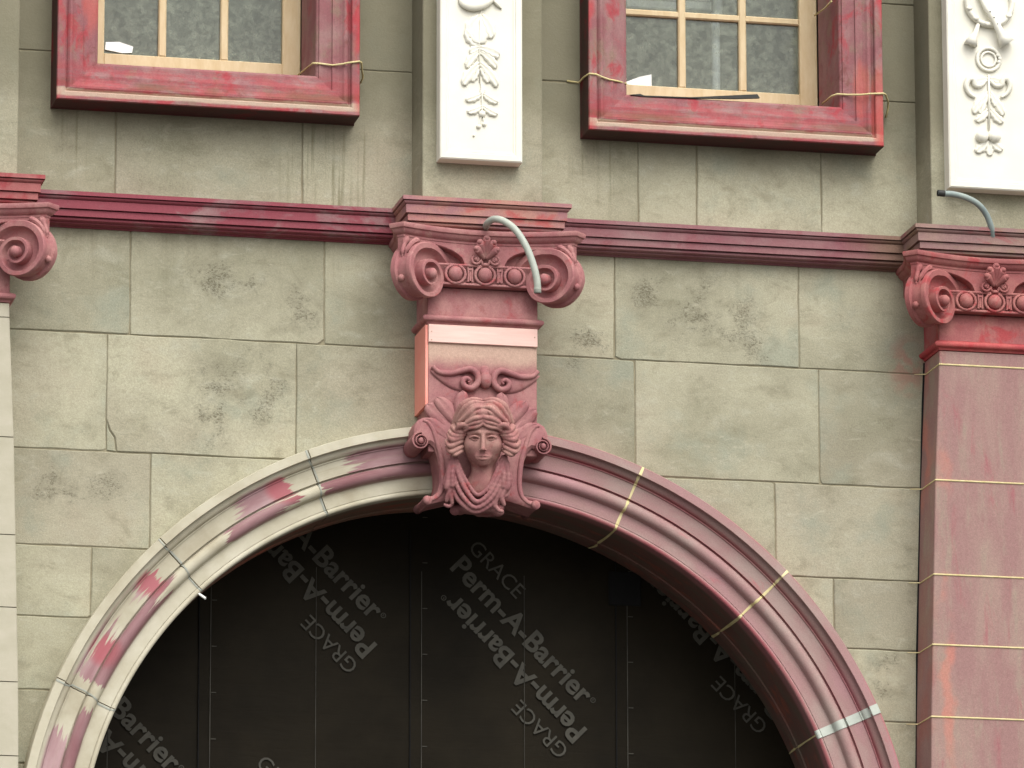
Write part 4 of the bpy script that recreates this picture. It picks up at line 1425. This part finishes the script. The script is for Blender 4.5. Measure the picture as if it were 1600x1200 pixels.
# ================================================================ windows
WP = [(0, .162), (.004, .170), (.036, .170), (.040, .166), (.042, .148), (.048, .144), (.054, .150), (.062, .155), (.072, .154), (.082, .146), (.094, .140), (.110, .137), (.126, .137), (.128, .128), (.133, .127), (.150, .122), (.168, .119), (.186, .118), (.188, .110), (.196, .106), (.2, .100), (.2, -.26)]
DS = -.28
def window(side, lab, xoff):
    x0, x1 = WIN[side]
    cx = (x0+x1)/2
    t = thing('window', lab, 'window', (cx, 0, WB), 'sash windows of the upper storey')
    sur = obj('surround', sweep_frame(WP, x0, x1, WB, WT), 'p_window', t)
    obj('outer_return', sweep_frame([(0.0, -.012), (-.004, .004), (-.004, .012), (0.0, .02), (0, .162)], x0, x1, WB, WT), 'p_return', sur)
    # sash
    gx0, gx1 = x0+.2, x1-.2
    z0, z1 = OB, OT
    st = .088
    sash = obj('sash', join([box(gx0, gx0+st, DS, DS-.05, z0, z1, .004), box(gx1-st, gx1, DS, DS-.05, z0, z1, .004)]), 'tan', t)
    zr = 9.775
    obj('bottom_rail', box(gx0+st, gx1-st, DS-.001, DS-.05, z0, zr, .004), 'tan', sash)
    obj('top_rail', box(gx0+st, gx1-st, DS-.001, DS-.05, z1-.09, z1, .004), 'tan', sash)
    pitch = (gx1-gx0-2*st+.037)/3
    hz = [10.125, 10.51, 10.895]
    for k_ in (1, 2):
        mx = gx0+st-.037+pitch*k_
        obj('muntin', box(mx, mx+.037, DS-.004, DS-.045, zr, z1-.09, .006), 'tan', sash)
    for z in hz:
        obj('muntin', box(gx0+st, gx1-st, DS-.007, DS-.044, z, z+.032, .006), 'tan', sash)
    zs = [zr]+hz+[z1-.09]
    for k_ in range(3):
        a = gx0+st+pitch*k_; b = a+pitch-.037
        for j in range(4):
            lo_ = zs[j]+(.032 if j else 0)
            d_ = DS-.026
            obj('pane', ([(a-.004, -d_, lo_-.004), (b+.004, -d_, lo_-.004), (b+.004, -d_, zs[j+1]+.004), (a-.004, -d_, zs[j+1]+.004)], [(0, 1, 2, 3)]), 'glass', sash)
    return t, sur
wL, surL = window('L', 'left window with red mauve moulded surround and tan sash, curled card behind its glass', 0)
wR, surR = window('R', 'right window with red mauve moulded surround, tan sash and pale pipe behind its glass', 0)
def cord(pts, r_, par):
    p3 = [P3(*q) for q in pts]
    return obj('joint_bead', tube(p3, r_, 6), 'bead_yellow', par, smooth=True)
cord([(466, 117, -.25), (480, 106, -.05), (489, 99, .11), (497, 99, .118), (520, 102, .14), (536, 100, .16), (545, 98, .174), (562, 96, .175), (564.5, 98, .165), (566, 112, .08), (567, 122, .05), (563, 130, .02)], .0048, surL)
cord([(886, 126.5, .004), (905, 129, .01), (912, 121, .1), (921, 115, .172), (931, 116, .174), (940, 120, .165), (951, 124, .145), (966, 127, .125), (979, 131, .106)], .0048, surR)
cord([(1285, 162, -.1), (1300, 150, .08), (1308, 147, .112), (1325, 148, .13), (1345, 148, .16), (1360, 146.5, .174), (1381, 146, .175), (1384, 148, .16), (1388, 160, .06), (1387, 172, .03), (1384, 184, .02)], .0048, surR)
cord([(1273, 24, -.25), (1290, 12, -.02), (1299, 2, .112)], .0045, surR)
# rooms behind the windows
room = []
rx0, rx1, rd0, rd1, rz0, rz1 = -3.2, 3.2, -.285, -4.2, 9.2, 12.3
vv = [(x, -d, z) for d in (rd0, rd1) for x, z in ((rx0, rz0), (rx1, rz0), (rx1, rz1), (rx0, rz1))]
tag(obj('room', (vv, [(4, 5, 6, 7), (0, 1, 5, 4), (3, 7, 6, 2), (0, 4, 7, 3), (1, 2, 6, 5)]), 'room'), kind='structure')
# things seen through the glass
a, b = P(164, 64, DS-.02), P(206, 84, DS-.02)
v = [(a[0], -(DS-.016), b[1]+.012), (a[0]+.08, -(DS-.018), b[1]), (b[0], -(DS-.016), b[1]+.004), (b[0]+.006, -(DS-.02), a[1]-.02), (a[0]+.07, -(DS-.021), a[1]), (a[0]+.004, -(DS-.02), a[1]-.005)]
v += [(x, y+.004, z) for x, y, z in v]
cf = [(0, 1, 4, 5), (1, 2, 3, 4), (11, 10, 7, 6), (10, 9, 8, 7)]+[(i, i+6, (i+1) % 6+6, (i+1) % 6) for i in range(6)]
tag(obj('white_card', (v, cf), 'card'), 'curled white card in the corner of the left window', 'card')
a, b = P(981, 114, DS-.02), P(1018, 134, DS-.02)
v = [(a[0]-.02, -(DS-.016), b[1]+.0), (a[0]+.06, -(DS-.018), b[1]-.004), (b[0], -(DS-.016), b[1]-.006), (b[0], -(DS-.02), a[1]), (a[0]+.06, -(DS-.021), a[1]-.015), (a[0]-.02, -(DS-.02), a[1]-.05)]
v += [(x, y+.004, z) for x, y, z in v]
tag(obj('white_card', (v, cf), 'card'), 'torn white card in the corner of the right window', 'card')
pb, pt_ = P3(1119, 146, -.42), P3(1121, 32, -.42)
pp = thing('pipe', 'pale galvanised pipe standing behind the middle pane of the right window', 'pipe', (pb[0], pb[1], 9.2))
obj('lower_tube', tube([(pb[0], pb[1], 9.2), (pb[0], pb[1], pt_[2])], .021, 14), 'metal', pp, smooth=True)
obj('collar', tube([(pb[0], pb[1], pt_[2]-.015), (pb[0], pb[1], pt_[2]+.03)], .026, 14), 'metal', pp, smooth=True)
obj('upper_tube', tube([(pb[0]+.012, pb[1], pt_[2]+.02), (pb[0]+.012, pb[1], 12.25)], .024, 14), 'metal', pp, smooth=True)
for px0, px1, py, lab in ((978, 1060, 6, 'white strip light seen in the left top pane of the right window'), (1070, 1112, 9, 'short white strip light beside the pipe behind the right window')):
    a, b = P(px0, py, -.55), P(px1, py, -.55)
    tag(obj('strip_light', join([box(a[0], b[0], -.55, -.61, a[1]-.015, a[1]+.03, .006), box(a[0]+.01, b[0]-.01, -.54, -.57, a[1]+.03, a[1]+.045)]), 'card'), lab, 'light')
# torn strip of flashing on the right sill
pts = [(985, 148.2), (1000, 147), (1006, 149.5), (1080, 152.2), (1140, 149.5), (1183, 147.5), (1187, 153.5), (1150, 154.5), (1080, 153.6), (1004, 151)]
pl = [P(x, y, .11) for x, y in pts]
v = [(x, -.115, z) for x, z in pl]+[(x, -.09, z+.003) for x, z in pl]
n_ = len(pl)
tag(obj('flashing_strip', (v, [list(range(n_)), list(range(2*n_-1, n_-1, -1))]+[(i, i+n_, (i+1) % n_+n_, (i+1) % n_) for i in range(n_)]), 'rubber'), 'thin torn black flashing strip lying on the right window sill', 'flashing')

# ================================================================ white relief panels
def panel(side, lab):
    cx = CX[side]
    x0, x1 = cx-.220, cx+.172+.048
    x0, x1 = (cx-.221, cx+.173) if side == 'C' else (cx-.221, cx+.221)
    z0, z1 = 9.185, 12.0
    t = thing('relief_panel', lab, 'relief panel', ((x0+x1)/2, -.25, z0), 'white relief panels on the upper pilasters')
    pr = [(0, .2505), (0, .327), (.006, .332), (.030, .332), (.033, .328), (.040, .3285), (.044, .326), (.05, .324)]
    fr = obj('panel_frame', sweep_frame(pr, x0, x1, z0, z1), 'white', t)
    fld = obj('panel_field', box(x0+.048, x1-.048, .3245, .26, z0+.048, z1-.048), 'white', t)
    return t, fld
def leafs(t, lst, conv, d, mir_x=None):
    for base, tip, w_, lift, cu in lst:
        v, f = leaf(conv(*base), conv(*tip), w_*.85, lift*.6, d, .6, cu, 12, 6, ruffle=.16, blunt=True)
        obj('leaf', (v, f), 'white', t, smooth=True)
pC, fC = panel('C', 'white relief panel with leaf drop on the middle upper pilaster')
DP = .3246
def cC(x, y): return P(660+x*.225, y*.225, DP)
def cC3(x, y, h=0): return P3(660+x*.225, y*.225, DP+h)
obj('stem', tube([cC3(408, 70, .003), cC3(400, 200, .008), cC3(396, 330, .006), cC3(398, 570, .004)], [.003, .004, .004, .003], 6), 'white', pC, smooth=True)
leafs(pC, [((405, 105), (520, 240), .075, .022, -.25), ((405, 105), (275, 225), .075, .022, .25), ((395, 130), (390, 310), .11, .024, 0),
           ((395, 330), (540, 375), .07, .024, -.1), ((395, 330), (270, 245), .06, .024, -.3), ((398, 330), (320, 352), .05, .02, .2), ((396, 360), (278, 440), .055, .022, .25), ((398, 360), (535, 440), .055, .022, -.25),
           ((398, 440), (250, 562), .06, .024, .2), ((400, 440), (548, 576), .06, .024, -.2), ((396, 470), (330, 560), .045, .02, .1), ((402, 470), (470, 570), .045, .02, -.1),
           ((412, 650), (320, 725), .045, .022, -.25), ((418, 650), (502, 738), .045, .022, .25), ((412, 740), (325, 802), .045, .022, -.2), ((420, 740), (505, 818), .045, .022, .2), ((415, 600), (415, 660), .03, .016, 0)], cC, DP)
for (x, y, r_) in ((415, 792, .017), (390, 878, .011), (430, 862, .011), (358, 940, .006)):
    p = cC3(x, y, .004)
    obj('berry', ball(p, (r_, r_*.9, r_)), 'white', pC, smooth=True)
for (x, y), (x2, y2) in (((412, 800), (392, 868)), ((420, 800), (429, 852))):
    obj('stem', tube([cC3(x, y, .004), cC3(x2, y2, .004)], .0035, 6), 'white', pC)
obj('stem', tube([cC3(405, 570, .003), cC3(415, 650, .006), cC3(415, 790, .006)], .004, 6), 'white', pC)
# bottom of the shallow bowl and stick above
bowl = smooth_path([cC3(265, -20, .006), cC3(285, 22, .012), cC3(340, 44, .014), cC3(410, 34, .012), cC3(470, 0, .008), cC3(500, -40, .004)], 5)
obj('bowl', tube(bowl, [.012+.012*math.sin(math.pi*i/(len(bowl)-1)) for i in range(len(bowl))], 10, .7), 'white', pC, smooth=True)
obj('stick', tube([cC3(470, -40, .008), cC3(520, 30, .010), cC3(550, 64, .004)], [.008, .009, .003], 8), 'white', pC, smooth=True)
# right panel: tambourine, pipes, ring, leaf scrolls
pR, fR = panel('R', 'white relief panel with tambourine and pipes on the right upper pilaster')
def cR(x, y): return P(1360+x*.2667, y*.2667, DP)
def cR3(x, y, h=0): return P3(1360+x*.2667, y*.2667, DP+h)
tc = np.array(cR3(692, 20, 0))
R1 = .112
ring = [(tc[0]+R1*math.cos(a), -(DP+.012), tc[2]+R1*math.sin(a)) for a in np.linspace(0, 2*math.pi, 41)]
tam = obj('tambourine', tube(ring, .014, 8, 1.3, cap=False), 'white', pR, smooth=True)
n_ = 40
v = [(tc[0], -(DP+.012), tc[2])]+[(tc[0]+.106*math.cos(2*math.pi*i/n_), -(DP+.009), tc[2]+.106*math.sin(2*math.pi*i/n_)) for i in range(n_)]
obj('drum_skin', (v, [(0, 1+(i+1) % n_, 1+i) for i in range(n_)]), 'white', tam, smooth=True)
for a in (200, 230, 262, 290, 325):
    p = (tc[0]+R1*math.cos(math.radians(a)), -(DP+.03), tc[2]+R1*math.sin(math.radians(a)))
    obj('jingle', ball(p, (.016, .006, .011), 10, 6), 'white', tam, smooth=True)
def trumpet(pts, rads, bell):
    p3 = [cR3(*q) for q in pts]
    o = obj('pipe', tube(p3, rads, 12), 'white', pR, smooth=True)
    a, b = np.array(p3[-2]), np.array(p3[-1])
    ax = (b-a)/np.linalg.norm(b-a)
    return o
trumpet([(640, -40, .03), (680, 50, .034), (720, 110, .036), (762, 190, .036), (775, 215, .034), (800, 258, .03)], [.014, .015, .016, .019, .026, .040], 1)
trumpet([(632, 140, .012), (618, 190, .02), (602, 220, .02), (588, 262, .018)], [.010, .012, .020, .034], 1)
for x, y in ((702, 68), (725, 102), (746, 140)):
    obj('finger_hole', ball(cR3(x, y, .0525), (.0035, .002, .0035), 8, 5), 'rubber', pR)
rc = np.array(cR3(690, 350))
for R_, r_ in ((.056, .009), (.036, .006)):
    ring = [(rc[0]+R_*math.cos(a), -(DP+.006), rc[2]+R_*math.sin(a)) for a in np.linspace(0, 2*math.pi, 33)]
    obj('ring', tube(ring, r_, 8, 1.0, cap=False), 'white', pR, smooth=True)
for x, y in ((745, 325), (758, 345), (752, 365)):
    obj('berry', ball(cR3(x, y, .008), .010, 10, 6), 'white', pR, smooth=True)
for s_ in (-1, 1):
    core = [(690+s_*12, 470), (690+s_*40, 500), (690+s_*75, 500), (690+s_*85, 470), (690+s_*110, 460), (690+s_*128, 500), (690+s_*112, 545), (690+s_*75, 572)]
    p3 = smooth_path([cR3(a, b, .008) for a, b in core], 5)
    obj('scroll', tube(p3, [.007+.009*math.sin(math.pi*i/(len(p3)-1)) for i in range(len(p3))], 8), 'white', pR, smooth=True)
leafs(pR, [((695, 560), (580, 640), .055, .022, .2), ((700, 560), (800, 660), .055, .022, -.2), ((690, 540), (620, 660), .05, .02, .15), ((700, 540), (745, 620), .04, .02, -.15), ((692, 640), (635, 728), .05, .024, -.2), ((700, 640), (755, 735), .05, .024, .2),
           ((690, 820), (630, 905), .055, .024, -.15), ((700, 820), (760, 895), .055, .024, .15), ((695, 830), (698, 915), .045, .02, 0), ((690, 465), (600, 470), .05, .018, .2), ((700, 465), (790, 475), .05, .018, -.2)], cR, DP)
obj('stem', tube([cR3(694, 440, .005), cR3(695, 560, .008), cR3(695, 760, .006)], .006, 7), 'white', pR, smooth=True)
for x in (655, 727):
    obj('fruit', ball(cR3(x, 800, .012), (.032, .026, .030)), 'white', pR, smooth=True)

# ================================================================ conduits
def conduit(lab, pts, r_, mat, end_n):
    p3 = smooth_path([P3(*q) for q in pts], 7)
    t = thing('conduit', lab, 'conduit', tuple(p3[0]), 'loose conduit ends above the capitals')
    obj('tube', tube(p3, r_, 14), mat, t, smooth=True)
    obj('sleeve', tube(p3[-end_n:], r_*1.08, 14), 'bead_grey' if mat == 'conduit' else 'rubber', t, smooth=True)
    e, q = p3[-1], p3[-2]
    ax = (e-q)/np.linalg.norm(e-q)
    obj('opening', tube([e-ax*.002, e+ax*.0015], r_*.8, 12), 'black', t)
conduit('pale grey bent conduit drooping over the keystone capital', [(758, 362, .22), (761, 350, .36), (772, 342.5, .42), (788, 346, .46), (806, 360, .49), (822, 385, .51), (833, 413, .52), (839, 438, .52), (840, 458, .51)], .0165, 'conduit', 4)
conduit('blue grey bent conduit with black end rising over the right capital', [(1551, 372, .33), (1549, 356, .36), (1541, 335, .38), (1528, 319, .40), (1510, 309, .41), (1490, 303.5, .42), (1476, 302.5, .42), (1465, 301.5, .42)], .0145, 'conduit_blue', 8)
